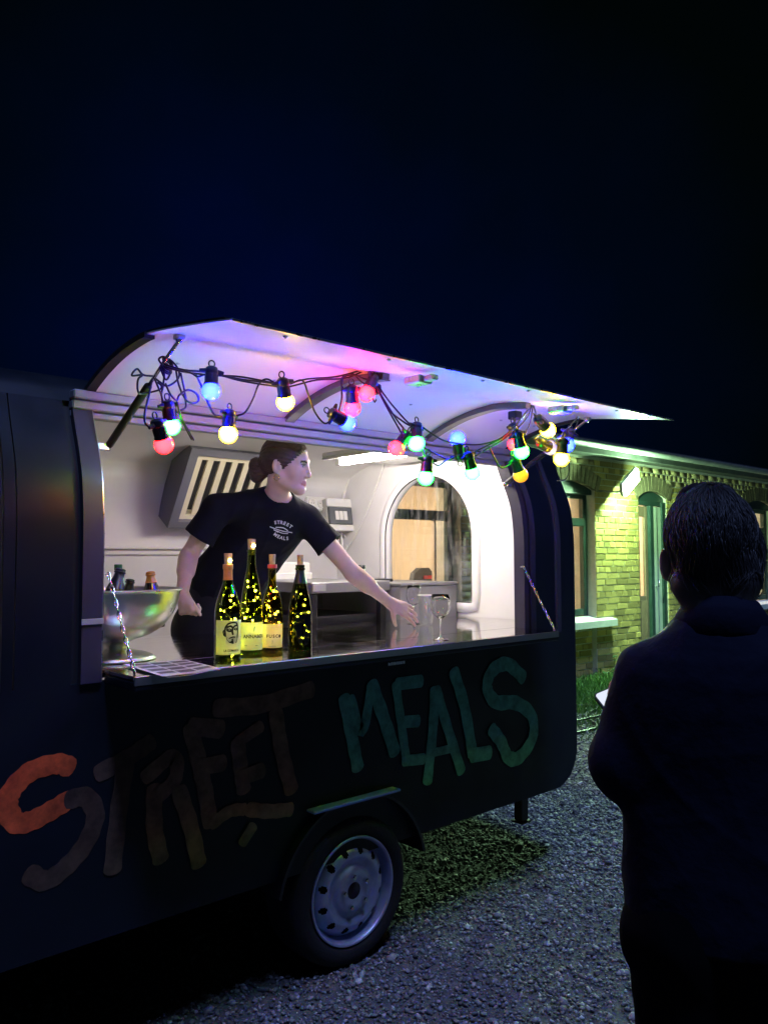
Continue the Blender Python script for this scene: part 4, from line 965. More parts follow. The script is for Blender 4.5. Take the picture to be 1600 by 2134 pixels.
letter('sand', [st_(80, (1130, 470), (1145, 600), (1160, 700)), st_(60, (1130, 470), (1240, 395)), st_(75, (1150, 640), (1245, 605)), st_(70, (1180, 790), (1280, 800), (1380, 790)), st_(55, (1150, 950), (1200, 870))], L5, (.21, .115, .07), 'dull painted second letter E')
letter('sand', [st_(88, (1030, 310), (1250, 290), (1480, 220)), st_(85, (1310, 330), (1340, 520), (1385, 700))], L5, (.21, .115, .07), 'dull painted letter T at the end of the word')
teal = (.12, .40, .31)
letter('teal', [st6(66, (265, 260), (300, 440), (330, 595)), st6(70, (395, 195), (450, 350), (505, 520)), st6(52, (292, 262), (348, 420), (392, 215))], L6, teal, 'teal painted letter M')
letter('teal', [st6(52, (510, 195), (535, 380), (560, 555)), st6(58, (515, 195), (630, 180)), st6(55, (545, 375), (615, 370)), st6(50, (545, 560), (640, 550))], L6, teal, 'teal painted letter E')
letter('teal', [st6(62, (695, 220), (685, 420), (660, 660)), st6(62, (700, 220), (760, 420), (820, 610)), st6(40, (690, 520), (775, 500))], L6, teal, 'teal painted letter A')
letter('teal', [st6(72, (785, 135), (835, 300), (875, 530)), st6(70, (870, 535), (955, 520))], L6, teal, 'teal painted letter L')
letter('teal', [st6(76, (1115, 165), (1040, 100), (970, 130), (943, 210), (985, 280), (1080, 285), (1155, 345), (1160, 450), (1100, 540), (1045, 545), (1010, 470), (965, 410))], L6, teal, 'teal painted letter S')

# ------------------------------------------------------------------ equipment inside the trailer
m_unit = mat('unit grey', (.25, .245, .25), rough=.35, metal=.3, var=.06)
wt_ = thing('work_table', 'grey metal work table with an open shelf at the end of the trailer', 'table', (.9, 1.1, .46))
s_ = MB(); s_.bbox((.415, .80, 1.352), (.935, 1.50, 1.405), .004); obj('tabletop', s_, m_unit, wt_)
s_ = MB(); s_.bbox((.42, .797, 1.362), (.50, .7995, 1.395), .001); obj('control_label', s_, m_grey, wt_)
for x in (.44, .895):
    for y in (.83, 1.46):
        s_ = MB(); s_.bbox((x-.02, y-.02, .46), (x+.02, y+.02, 1.351), .004); obj('leg', s_, m_black, wt_)
s_ = MB(); s_.bbox((.462, .84, 1.19), (.872, 1.45, 1.235), .004); obj('shelf', s_, m_black, wt_)
s_ = MB(); s_.bbox((.462, 1.30, 1.2355), (.872, 1.45, 1.35), .004); obj('tray', s_, m_unit, wt_)
cbn = thing('steel_cabinet', 'light grey steel cabinet standing under the arched window', 'cabinet', (1.16, 1.05, .46))
s_ = MB(); s_.bbox((.94, .73, .46), (1.376, 1.40, 1.375), .004); obj('body', s_, m_unit, cbn)
s_ = MB(); s_.bbox((.938, .722, 1.3755), (1.378, 1.41, 1.392), .003); obj('worktop', s_, m_unit, cbn)
fr_ = thing('white_refrigerator', 'white refrigerator behind the woman against the back wall', 'refrigerator', (.45, 1.62, .46))
c0, c1 = P(560, 1172, Y=1.42), P(652, 1172, Y=1.42)
s_ = MB(); s_.bbox((c0.x-.10, 1.44, .46), (c1.x+.0, 1.80, c0.z), .01); obj('body', s_, m_white, fr_)
s_ = MB(); s_.bbox((c0.x-.095, 1.415, .50), (c1.x-.005, 1.437, c0.z-.06), .006); obj('door', s_, m_white, fr_)
ph = P(790, 1208, Y=1.0); s_ = MB(); s_.bbox((-.075, -.04, 0), (.075, .04, .016), .006, T=(ph.x, 1.0, 1.3925)); tag(obj('card_reader', s_, m_black), 'flat black card terminal lying on the steel cabinet', 'card terminal')
c = P(753, 1206, Y=1.15); sk = thing('shaker', 'small dark topped shaker on the work table', 'shaker', (c.x, 1.15, 1.405))
s_ = MB(); s_.lathe([(0, 0), (.022, 0), (.022, .05), (.019, .056)], 16, M_=T_(c.x, 1.15, 1.4055)); obj('shaker_body', s_, m_grey, sk, smooth=True)
s_ = MB(); s_.lathe([(.0195, .056), (.023, .06), (.022, .078), (0, .08)], 16, M_=T_(c.x, 1.15, 1.4055)); obj('cap', s_, m_black, sk, smooth=True)

# ================================================================== festoon lights
fs_t = thing('festoon_lights', 'string of coloured party bulbs draped along the open hatch', 'string lights', (-.1, -.4, 2.0))
BR = .0262
sm = MB(); sm.lathe([(0, .073), (.010, .0725), (.0165, .068), (.0185, .060), (.0185, .052), (.0168, .050), (.0175, .030), (.0205, .022), (.021, .014), (.017, .010), (0, .010)], 18)
for s_ in (-1, 1): sm.tube([(s_*.012, 0, .059), (s_*.026, 0, .058), (s_*.034, 0, .058)], [.008, .0062, .0045], 8)
for k in range(6): sm.box((-.0015, .0172, .026), (.0015, .0190, .047), R=Matrix.Rotation(k*PI/3, 3, 'Z'))
sock_me = mesh_of('lamp_holder', sm, m_socket, angle=40)
lm = MB(); lm.tube([(.0085*math.cos(a_), 0, .0815+.0095*math.sin(a_)) for a_ in [2*PI*k/14 for k in range(14)]], .0021, 6, closed=True); loop_me = mesh_of('hanging_loop', lm, m_socket, smooth=True)
bprof = [(0, -BR)]+[(BR*math.sin(PI*k/14), -BR*math.cos(PI*k/14)) for k in range(1, 11)]+[(.0175, .020), (.0165, .026)]
bulb_me = {}
for nm, (c_, s_) in BULB.items():
    b_ = MB(); b_.lathe(bprof, 20); bulb_me[nm] = mesh_of('bulb', b_, bulb_mat('bulb '+nm, tuple(q*s_ for q in c_), {'yellow': .9, 'green': .8, 'blue': .22, 'red': .12}.get(nm, 0.0)), smooth=True)
BL = [  # bulb x, y, holder x, y, distance in front of the wall, colour
    (440, 815, 441, 780, .385, 'blue'), (357, 888, 352, 852, .285, 'green'), (342, 926, 330, 888, .335, 'red'), (476, 905, 478, 866, .37, 'yellow'),
    (595, 838, 590, 802, .40, 'yellow'), (764, 820, 777, 790, .43, 'red'), (734, 850, 733, 815, .40, 'red'), (724, 881, 699, 866, .44, 'blue'),
    (826, 935, 846, 906, .43, 'red'), (868, 924, 868, 889, .46, 'green'), (887, 995, 890, 962, .47, 'green'), (953, 915, 957, 950, .44, 'blue'),
    (984, 985, 976, 952, .48, 'green'), (1086, 941, 1079, 908, .50, 'green'), (1084, 990, 1074, 962, .47, 'amber'), (1141, 896, 1120, 872, .52, 'yellow'),
    (1146, 933, 1120, 922, .48, 'violet'), (1169, 956, 1172, 925, .55, 'yellow'), (1073, 925, 1070, 900, .42, 'red'), (1181, 927, 1186, 900, .46, 'blue')]
for (x, y, hx, hy, Y, c_) in BL:
    b0 = P(x, y, Y=-Y); b1 = P(hx, hy, Y=-Y+random.uniform(-.012, .012)); d = (b1-b0).normalized()
    sdir = V((1, random.uniform(-.5, .5), random.uniform(-.1, .1)))
    Mt = T_(b0)@align(d, sdir).to_4x4(); k_ = Y and 1.0+.12*min(1, max(0, (x-800)/350))
    Mt = Mt@Matrix.Scale(k_, 4)
    h = link('lamp_holder', sock_me, fs_t, Mt); bb = link('bulb', bulb_me[c_], h, Mt); bb['label'] = {'violet': 'dim violet bulb', 'amber': 'dim amber bulb'}.get(c_, 'glowing %s bulb' % c_); link('hanging_loop', loop_me, h, Mt)
def K6(x, y, Y=-.30): return (260+x*.1375, 700+y*.1375, Y)
CB = [
    [(345, 765, -.31), (385, 775, -.33), (440, 782, -.37), (500, 785, -.385), (570, 798, -.395), (590, 802, -.40), (640, 790, -.395), (700, 785, -.39), (750, 772, -.39), (765, 766, -.39)],
    [(345, 760, -.31), (385, 771, -.34), (440, 777, -.36), (500, 793, -.375), (560, 803, -.385), (600, 806, -.39), (660, 792, -.39), (720, 788, -.385), (760, 772, -.385)],
    [(425, 781, -.385), (412, 785, -.38), (400, 778, -.36), (385, 773, -.34)],
    [(456, 782, -.385), (500, 790, -.39), (560, 798, -.395), (576, 801, -.40)],
    [(408, 780, -.37), (418, 800, -.36), (430, 830, -.36), (445, 862, -.365), (463, 868, -.37)],
    [(494, 867, -.37), (512, 858, -.375), (528, 830, -.38), (540, 800, -.39), (556, 790, -.395), (576, 800, -.40)],
    [(605, 800, -.40), (630, 793, -.40), (642, 820, -.41), (656, 858, -.42), (676, 882, -.43), (692, 874, -.44)],
    [(706, 858, -.44), (712, 830, -.42), (712, 800, -.41), (718, 785, -.40), (740, 782, -.40), (765, 790, -.41), (768, 768, -.39)],
    [(718, 815, -.40), (711, 800, -.395), (716, 784, -.39), (735, 779, -.39), (752, 795, -.40), (770, 805, -.42)],
    [(768, 768, -.39), (788, 812, -.41), (818, 862, -.43), (840, 892, -.44), (852, 904, -.44)],
    [(771, 772, -.39), (800, 822, -.42), (838, 868, -.45), (856, 886, -.46)],
    [(775, 788, -.41), (800, 838, -.42), (828, 888, -.43), (838, 906, -.43)],
    [(766, 772, -.39), (792, 822, -.41), (812, 856, -.42), (842, 880, -.44), (860, 890, -.46)],
    [(881, 891, -.46), (920, 916, -.46), (960, 925, -.46), (1000, 926, -.465), (1040, 915, -.47), (1070, 890, -.47), (1095, 860, -.44), (1109, 840, -.40)],
    [(860, 908, -.45), (880, 930, -.45), (905, 945, -.45), (935, 958, -.445), (946, 952, -.44)],
    [(902, 965, -.47), (914, 970, -.465), (930, 959, -.455), (946, 955, -.44)],
    [(967, 952, -.44), (985, 943, -.455), (1020, 926, -.46), (1060, 904, -.46), (1092, 866, -.44), (1109, 842, -.40)],
    [(866, 908, -.45), (880, 936, -.46), (884, 956, -.47)],
    [(990, 950, -.48), (1010, 938, -.475), (1045, 918, -.47), (1068, 900, -.49)],
    [(1018, 930, -.46), (1030, 955, -.46), (1044, 975, -.465), (1066, 966, -.47)],
    [(1110, 842, -.40), (1116, 862, -.46), (1112, 872, -.52)],
    [(1092, 908, -.50), (1104, 880, -.46), (1110, 845, -.40)],
    [(1109, 840, -.40), (1098, 870, -.44), (1076, 895, -.42)],
    [(1128, 868, -.52), (1150, 898, -.50), (1160, 912, -.50), (1180, 895, -.45), (1203, 869, -.385)],
    [(1112, 916, -.48), (1130, 905, -.48), (1150, 915, -.50), (1160, 926, -.55)],
    [(1182, 924, -.55), (1192, 905, -.48), (1207, 872, -.385)],
    [(1184, 960, -.5), (1186, 980, -.42), (1178, 998, -.35), (1160, 1002, -.3)],
    [K6(580, 450), K6(520, 360), K6(580, 315), K6(700, 370), K6(800, 480), K6(830, 600), K6(760, 700), K6(640, 760), K6(540, 700), K6(460, 640)],
    [K6(430, 610), K6(280, 590), K6(190, 500), K6(110, 600), K6(270, 590, -.31), K6(210, 650, -.31), K6(195, 760), K6(210, 850), K6(260, 880, -.27), K6(520, 820, -.29), K6(560, 760), K6(500, 700)],
    [K6(590, 480), K6(600, 600, -.29), K6(580, 780, -.29), K6(560, 880, -.29), K6(580, 1000, -.285), K6(585, 1100, -.285), K6(610, 1120, -.285)],
    [K6(450, 640, -.31), K6(520, 800, -.31), K6(560, 900, -.30), K6(580, 1050, -.29), K6(600, 1090, -.285)],
    [K6(420, 650, -.31), K6(370, 900, -.32), K6(310, 1150, -.33), K6(310, 1310, -.335), K6(370, 1385, -.335)],
    [K6(620, 720), K6(690, 880, -.31), K6(790, 980, -.31), K6(830, 900, -.31), K6(950, 820, -.32), K6(1080, 870, -.32), K6(1120, 980, -.32), K6(1030, 1020, -.32), K6(930, 970, -.31), K6(900, 870, -.31)],
    [K6(780, 530, -.32), K6(810, 700, -.31), K6(870, 870, -.30), K6(920, 960, -.29), K6(925, 1080, -.285), K6(850, 1130, -.285)],
    [K6(850, 560, -.33), K6(890, 750, -.32), K6(920, 900, -.31), K6(930, 1000, -.30)],
    [K6(690, 500), K6(680, 600), K6(620, 660), K6(540, 480)],
    [K6(790, 990), K6(820, 1100, -.29), K6(860, 1250, -.28), K6(930, 1400, -.26), K6(1020, 1570, -.24)],
    [K6(800, 1000), K6(870, 1260, -.28), K6(950, 1400, -.26), K6(1050, 1580, -.24)]]
for pts in CB:
    c = catmull([P(x, y, Y=Y) for x, y, Y in pts], 7); mb = MB(); mb.tube(c, .0029, 7); obj('cable', mb, m_cable, fs_t, smooth=True)
kn = MB()
for k in range(5):
    c0 = P(345+random.uniform(-6, 8), 762+k*4-8, Y=-.295); R = align(V((.1, -.5, .25)), V((1, 0, 0)))
    kn.tube([c0+R@V((.015*math.cos(a_), .015*math.sin(a_), 0)) for a_ in [2*PI*q/14 for q in range(14)]], .003, 6, closed=True)
obj('cable_knot', kn, m_cable, fs_t, smooth=True)

# ================================================================== things on the counter
bw = V((-.835, .195, CT))
m_bowl = mat('bowl metal', (.66, .65, .66), rough=.34, metal=1, bump=.10, bscale=22, rvar=.08, var=.1)
bt = thing('wine_cooler_bowl', 'big footed metal wine cooler bowl on the left end of the counter', 'wine cooler', bw)
foot = [(0, .0), (.118, .0), (.120, .010), (.116, .014), (.095, .022), (.055, .030), (.042, .042), (.044, .056), (.062, .066)]
cup = [(.062, .066), (.105, .082), (.15, .115), (.180, .16), (.196, .205), (.203, .243), (.210, .247), (.210, .250), (.201, .250), (.192, .205), (.175, .162), (.145, .120), (.10, .088), (0, .078)]
f_ = MB(); f_.lathe(smooth2(foot, 3), 56, M_=T_(bw)); obj('foot', f_, m_bowl, bt, smooth=True)
f_ = MB(); f_.lathe([(r, .066+(z-.066)*.88) for r, z in smooth2(cup, 4)], 64, M_=T_(bw)); obj('bowl', f_, m_bowl, bt, smooth=True)

m_bgreen = thin_glass('green bottle glass', (.52, .62, .20), ior=1.5)
m_bolive = thin_glass('olive bottle glass', (.62, .56, .18), ior=1.5)
m_bdark = thin_glass('dark bottle glass', (.26, .32, .12), ior=1.5)
m_bblack = mat('black bottle', (.008, .010, .008), rough=.12, coat=.5)
m_led = emis('led', (1.0, .78, .22), 130.0)
m_wire = mat('copper wire', (.55, .38, .18), rough=.3, metal=1)
def cyl(r, z0, face, s=1.0):
    """map flat (u right, v up) to a cylinder facing direction face (angle) seen from outside"""
    return lambda p, d=0: V(((r+d)*math.cos(face+p[0]/r), (r+d)*math.sin(face+p[0]/r), z0+p[1]))
def bottle(base, prof, glass, label, lab=None, cap=None, cork=True, nled=12, zled=(.03, .16), corkr=.0105, ext=None):
    """standing bottle, its printed label, its cap; a separate cork light sits in the neck"""
    bx, by = base; T0 = T_(bx, by, CT); cdir = math.atan2(CP[1]-by, CP[0]-bx)
    t = thing('wine_bottle', label, 'bottle', (bx, by, CT), 'lit wine bottles in a row on the counter')
    pr = smooth2(prof, 4); H = pr[-1][1]
    g_ = MB(); inner = [(max(r-.0028, .001), z) for r, z in pr[::-1] if z > .010]
    g_.lathe([(0, .012), (.012, .010)]+pr+inner+[(.02, .016), (0, .024)], 40); obj('glass', g_, glass, t, smooth=True, M_=T0)
    if lab:
        z0, z1, half, col, draw, off = lab; R_ = max(r for r, z in prof)+.0005; f0 = cdir+off
        l_ = MB(); n_ = 28; us = [-half+2*half*k/n_ for k in range(n_+1)]; c_ = cyl(R_, 0, f0)
        l_.add([c_((u, z0)) for u in us]+[c_((u, z1)) for u in us], [(k, k+1, n_+2+k, n_+1+k) for k in range(n_)])
        lo = obj('label', l_, col, t, smooth=True, M_=T0)
        if draw: draw(lo, R_, f0, T0)
    if cap:
        col, z0, z1, dr_ = cap; c_ = MB(); rs = [(r+.0008, z) for r, z in pr if z0-1e-6 <= z <= z1+1e-6]
        c_.lathe(rs+([(0, rs[-1][1]+.0006)] if dr_ else []), 28); obj('capsule', c_, col, t, smooth=True, M_=T0)
    if cork:
        k_ = thing('bottle_light', 'cork light with tiny yellow lights in the '+ext, 'fairy lights', (bx, by, CT+H), 'cork lights in the wine bottles')
        c_ = MB(); c_.lathe([(0, H-.02), (corkr*.82, H-.02), (corkr, H+.004), (corkr*1.12, H+.034), (corkr*1.08, H+.036), (0, H+.036)], 18); obj('cork', c_, m_cork, k_, M_=T0, angle=40)
        ctl = [V((0, 0, H-.02))]; nn = 30; a0 = random.uniform(0, 6)
        ri_ = lambda z: max(.003, float(np.interp(z, [q[1] for q in pr], [q[0] for q in pr]))-.006)
        for k in range(1, nn+1):
            z = H-.02-(H-.02-.02)*(k/nn)**.75+random.uniform(-.012, .012); z = max(.025, min(z, H-.03)); rr_ = ri_(z)*random.uniform(.45, .97); a0 += random.uniform(.5, 1.5)*(1 if random.random() < .8 else -1)
            ctl.append(V((rr_*math.cos(a0), rr_*math.sin(a0), z)))
        c = catmull(ctl, 5)
        w_ = MB(); w_.tube(c, .0011, 5); obj('wire', w_, m_wire, k_, smooth=True, M_=T0)
        e_ = MB(); e_.sphere((0, 0, 0), .0033, 10, 7); lme = mesh_of('led', e_, m_led, smooth=True)
        for k in range(nled):
            p = c[min(len(c)-1, int(len(c)*(.16+.82*(k+random.uniform(0, .8))/nled)))]; link('led', lme, k_, T0@T_(p)@Matrix.Scale(random.choice((.55, .7, .85, 1.0, 1.25)), 4))
        if corkr > .0106:
            p = V((corkr*1.1*math.cos(cdir+.5), corkr*1.1*math.sin(cdir+.5), H+.012)); link('led', lme, k_, T0@T_(p)@Matrix.Scale(1.6, 4))
    return t
def put_text(s_, size, u, v, parent, R_, f0, T0, mt, bold=0.0, sx_=1.0):
    vv, ff = text_mesh(s_, size, bold); c_ = cyl(R_+.0004, 0, f0); mb = MB(); mb.add([c_((u+p.x*sx_, v+p.y)) for p in vv], ff); obj('print', mb, mt, parent, M_=T0)
m_lgrey = mat('grey print', (.35, .38, .36), rough=.7)
m_sprig = mat('green print', (.25, .42, .33), rough=.7)
def draw_face(lo, R_, f0, T0):
    c_ = cyl(R_+.0004, 0, f0); s_ = .00027; mb = MB()
    mp = lambda p: c_((p.x, p.y)); q = lambda x, y: ((x-290)*s_, .073-(y-470)*s_)
    def stroke(w_, *pts): ribbon(mb, [q(*p) for p in pts], w_*s_*1.5, mp, n=4)
    stroke(14, (238, 460), (236, 370), (272, 312), (340, 298), (388, 318), (398, 400), (392, 480)); stroke(11, (238, 385), (214, 400), (222, 445), (240, 450))
    stroke(16, (258, 352), (300, 340), (328, 362)); stroke(16, (330, 362), (355, 340), (390, 332)); stroke(9, (262, 385), (285, 372), (308, 385), (285, 395), (262, 385)); stroke(9, (345, 378), (368, 366), (390, 378), (368, 388), (345, 378))
    stroke(16, (326, 365), (322, 410), (330, 440)); stroke(10, (262, 356), (258, 392), (300, 404), (320, 380))
    # beard
    bp_ = [q(*p) for p in ((242, 452), (275, 485), (300, 470), (335, 462), (372, 470), (398, 455), (396, 500), (380, 540), (330, 552), (285, 538), (255, 500))]
    ctr = q(325, 505); o = len(mb.v); mb.add([c_(p) for p in bp_]+[c_(ctr)], [(i, (i+1) % 11, 11) for i in range(11)])
    obj('print', mb, m_ink, lo, M_=T0)
    mb2 = MB(); c2 = cyl(R_+.0008, 0, f0); ribbon(mb2, [q(298, 492), q(330, 484), q(362, 488)], 10*s_, lambda p: c2((p.x, p.y)), n=3); obj('print', mb2, m_paper, lo, M_=T0)
    put_text('LA COMARCA', .0105, .008, .029, lo, R_, f0, T0, m_ink, .00045, .80)
    for k in range(2):
        mb = MB(); ribbon(mb, [(-.004, .021-.0045*k), (.006, .021-.0045*k), (.014, .021-.0045*k)], .0012, mp, n=2); obj('print', mb, m_lgrey, lo, M_=T0)
def draw_anna(lo, R_, f0, T0):
    put_text('ANNABERG', .0165, .012, .060, lo, R_, f0, T0, m_ink, .0005)
    c_ = cyl(R_+.0004, 0, f0); mb = MB(); mp = lambda p: c_((p.x, p.y)); ribbon(mb, [(.006, .080), (.0065, .086), (.009, .093)], .004, mp, n=4); ribbon(mb, [(.006, .076), (.006, .082)], .0012, mp, n=2); obj('print', mb, m_sprig, lo, M_=T0)
    for u in (-.022, .016):
        mb = MB(); ribbon(mb, [(u-.004, .030), (u, .030), (u+.004, .030)], .003, mp, n=2); obj('print', mb, m_lgrey, lo, M_=T0)
def draw_fusco(lo, R_, f0, T0):
    for k, ch_ in enumerate('FUSC'): put_text(ch_, .0150, -.0185+.0115*k, .056, lo, R_, f0, T0, m_ink, .0005)
    c_ = cyl(R_+.0004, 0, f0); mp = lambda p: c_((p.x, p.y)); mb = MB()
    mb.add([c_((.027+.0045*math.cos(a_), .056+.006*math.sin(a_))) for a_ in [2*PI*k/14 for k in range(14)]], [tuple(range(14))]); obj('print', mb, m_ink, lo, M_=T0)
    mb = MB(); ribbon(mb, [(-.003, .040), (.002, .041), (.000, .035), (-.001, .031)], .0014, mp, n=3); ribbon(mb, [(-.013, .022), (0, .022), (.013, .022)], .0016, mp, n=2); obj('print', mb, m_lgrey, lo, M_=T0)
burg = [(.038, .0), (.0425, .004), (.043, .03), (.043, .135), (.041, .165), (.033, .200), (.0205, .235), (.0150, .256), (.0142, .290), (.0160, .292), (.0160, .306), (.0142, .308)]
ries = [(.036, .0), (.0395, .004), (.040, .03), (.040, .105), (.038, .155), (.031, .215), (.0215, .268), (.0155, .300), (.0142, .345), (.0152, .347), (.0152, .356), (.0140, .358)]
bord = [(.034, .0), (.0375, .004), (.038, .03), (.038, .130), (.036, .160), (.028, .198), (.0175, .228), (.0142, .248), (.0138, .290), (.0158, .292), (.0158, .303), (.0138, .305)]
cham = [(.038, .0), (.0425, .004), (.043, .03), (.043, .125), (.0405, .160), (.031, .205), (.0215, .245), (.0158, .270), (.0150, .283), (.0178, .285), (.0178, .291), (.0158, .293), (.0168, .299), (.0150, .303)]
B1 = P(474, 1372, Z=CT); B2 = P(525, 1362, Z=CT); B3 = P(570, 1358, Z=CT); B4 = P(625, 1354, Z=CT)
m_orange = mat('orange foil', (.75, .30, .06), rough=.4); m_red = mat('red ring', (.65, .06, .07), rough=.4); m_foil = mat('dark foil', (.015, .02, .035), rough=.3)
bottle((B1.x, B1.y), burg, m_bgreen, 'lit wine bottle with an orange capsule and a bearded face on its label', (.016, .127, .050, m_paper, draw_face, .16), (m_orange, .256, .308, False), ext='bottle with the orange capsule', corkr=.0125, nled=20)
bottle((B2.x+.004, B2.y+.012), ries, m_bgreen, 'tallest lit green wine bottle with a pale label reading ANNABERG', (.014, .108, .052, m_paper, draw_anna, .10), None, ext='tallest green bottle', corkr=.0125, nled=20)
bottle((B3.x, B3.y+.01), bord, m_bolive, 'lit olive wine bottle with a red neck ring and a FUSCO label', (.016, .098, .046, m_paper, draw_fusco, .05), (m_red, .2915, .305, False), ext='olive bottle with the red ring', nled=20)
bottle((B4.x, B4.y), cham, m_bdark, 'dark sparkling wine bottle without a front label, rightmost of the row', None, (m_foil, .236, .283, False), ext='dark sparkling wine bottle', nled=13)
# bottles standing in the cooler
def cooler_bottle(px, top, tilt, az_, gm_, label, cap, sc_=.58):
    tp = P(px, top, Y=bw.y+az_); R = Matrix.Rotation(tilt[0], 4, 'X')@Matrix.Rotation(tilt[1], 4, 'Y'); L = .303*sc_
    base = tp-(R.to_3x3()@V((0, 0, L))); T0 = T_(base)@R@Matrix.Diagonal((min(1, sc_*1.4), min(1, sc_*1.4), sc_, 1))
    t = thing('wine_bottle', label, 'bottle', base); pr = smooth2(cham, 3); g_ = MB(); g_.lathe([(0, .01)]+pr+[(0, .303)], 28); obj('glass', g_, gm_, t, smooth=True, M_=T0)
    if cap: c_ = MB(); c_.lathe([(r+.0012, z) for r, z in pr if z > cap[1]]+[(.012, .306), (0, .308)], 24); obj('capsule', c_, cap[0], t, smooth=True, M_=T0)
cooler_bottle(252, 1186, (0, .22), .02, m_bblack, 'tall black foiled bottle leaning in the cooler bowl', (m_foil, .20), .72)
cooler_bottle(272, 1208, (.1, .1), -.05, m_bblack, 'shorter black bottle in the middle of the cooler bowl', (mat('black foil', (.02, .02, .02), rough=.25), .22))
cooler_bottle(314, 1192, (-.05, -.05), .02, m_bblack, 'bottle with gold orange foil in the cooler bowl', (m_orange, .235), .62)
gb = P(247, 1176, Y=.62); t = thing('spray_bottle', 'clear bottle with a green cap behind the cooler bowl', 'bottle', (gb.x, gb.y, CT)); hh = gb.z-CT
g_ = MB(); g_.lathe([(0, .002), (.035, .002), (.036, .02), (.036, hh-.10), (.03, hh-.06), (.013, hh-.03), (.013, hh-.018)], 24, M_=T_(gb.x, gb.y, CT)); obj('bottle_body', g_, m_clear, t, smooth=True)
g_ = MB(); g_.lathe([(.015, hh-.022), (.015, hh-.002), (.013, hh), (0, hh)], 18, M_=T_(gb.x, gb.y, CT)); obj('cap', g_, mat('green cap', (.02, .16, .08), rough=.4), t, angle=40)
# menus on the counter: two sheets with printed columns
def menu(corn, z, label, seed):
    R_ = random.Random(seed); c4 = [P(x, y, Z=CT+z) for x, y in corn]   # back-left, back-right, front-right, front-left
    f = lambda u, v, d=0: c4[0]*(1-u)*(1-v)+c4[1]*u*(1-v)+c4[2]*u*v+c4[3]*(1-u)*v+V((0, 0, .0018*math.sin(u*7+seed)*v+d))
    t = MB(); n_ = 16; vv = [f(i/n_, j/n_) for j in range(n_+1) for i in range(n_+1)]; t.add(vv, [(j*(n_+1)+i, (j+1)*(n_+1)+i, (j+1)*(n_+1)+i+1, j*(n_+1)+i+1) for j in range(n_) for i in range(n_)])
    o = obj('menu_sheet', t, m_menu, smooth=True); tag(o, label, 'menu', 'menu sheets on the counter')
    for r in range(4):
        for c in range(3):
            u0, u1, v0, v1 = .06+c*.31, .06+c*.31+.27, .07+r*.225, .07+r*.225+.17*R_.uniform(.75, 1)
            p = MB(); p.add([f(u0+(u1-u0)*i/4, v0+(v1-v0)*j/4, .0007) for j in range(5) for i in range(5)], [(j*5+i, (j+1)*5+i, (j+1)*5+i+1, j*5+i+1) for j in range(4) for i in range(4)])
            obj('print', p, mat('menu print', (.16, .15, .15), rough=.6, var=.6, scale=70), o)
menu([(256, 1384), (388, 1375), (457, 1393), (340, 1411)], .006, 'white menu sheet with dark printed blocks lying on top by the chain', 1)
menu([(268, 1386), (392, 1376), (462, 1396), (350, 1413)], .0022, 'lower menu sheet sticking out below the other at its wavy front edge', 2)
# glasses
def wine_glass(c, label, H=.185, r=.040):
    t = thing('wine_glass', label, 'wine glass', c, 'wine glasses on the counter'); s_ = H/.185
    pr = [(0, .0015), (.034, .0015), (.034, .003), (.010, .006), (.0042, .012), (.0036, .05), (.004, .078), (.010, .088), (.026, .100), (r-.003, .118), (r, .135), (r-.002, .16), (r-.006, .185), (r-.0072, .185), (r-.0032, .16), (r-.0014, .135), (r-.0045, .119), (.025, .1015), (.008, .090), (0, .0885)]
    g_ = MB(); g_.lathe([(q[0], q[1]*s_) for q in pr], 36, M_=T_(c)); obj('glass', g_, m_glassw, t, smooth=True)
def glass_bsdf(name):
    m = bpy.data.materials.new(name); m.use_nodes = True; n = m.node_tree; b = n.nodes['Principled BSDF']; b.inputs['Transmission Weight'].default_value = 1; b.inputs['Roughness'].default_value = 0.0; b.inputs['IOR'].default_value = 1.45; b.inputs['Base Color'].default_value = (1, 1, 1, 1); return m
m_glassw = glass_bsdf('glassware')
GF = P(918, 1333, Z=CT); GB = P(862, 1300, Z=CT); CUP = P(888, 1303, Z=CT)
wine_glass(GF, 'empty wine glass nearest the counter edge, right of the plastic cup', .180, .041)
wine_glass(GB, 'empty wine glass standing behind the plastic cup', .190, .037)
t = thing('plastic_cup', 'clear plastic beer cup at the fingertips of the woman', 'cup', CUP)
g_ = MB(); g_.lathe([(0, .002), (.029, .002), (.031, .01), (.0385, .140), (.0405, .143), (.0395, .146), (.0375, .144), (.0372, .140), (.0298, .011), (0, .006)], 36, M_=T_(CUP)); obj('cup_wall', g_, thin_glass('cup plastic', (.90, .91, .92), rough=.06, dirt=.6), t, smooth=True)
g_ = MB(); g_.tube([(CUP.x+.0392*math.cos(a_), CUP.y+.0392*math.sin(a_), CT+.1445) for a_ in [2*PI*k/36 for k in range(36)]], .0024, 6, closed=True); obj('rim', g_, m_white, t, smooth=True)

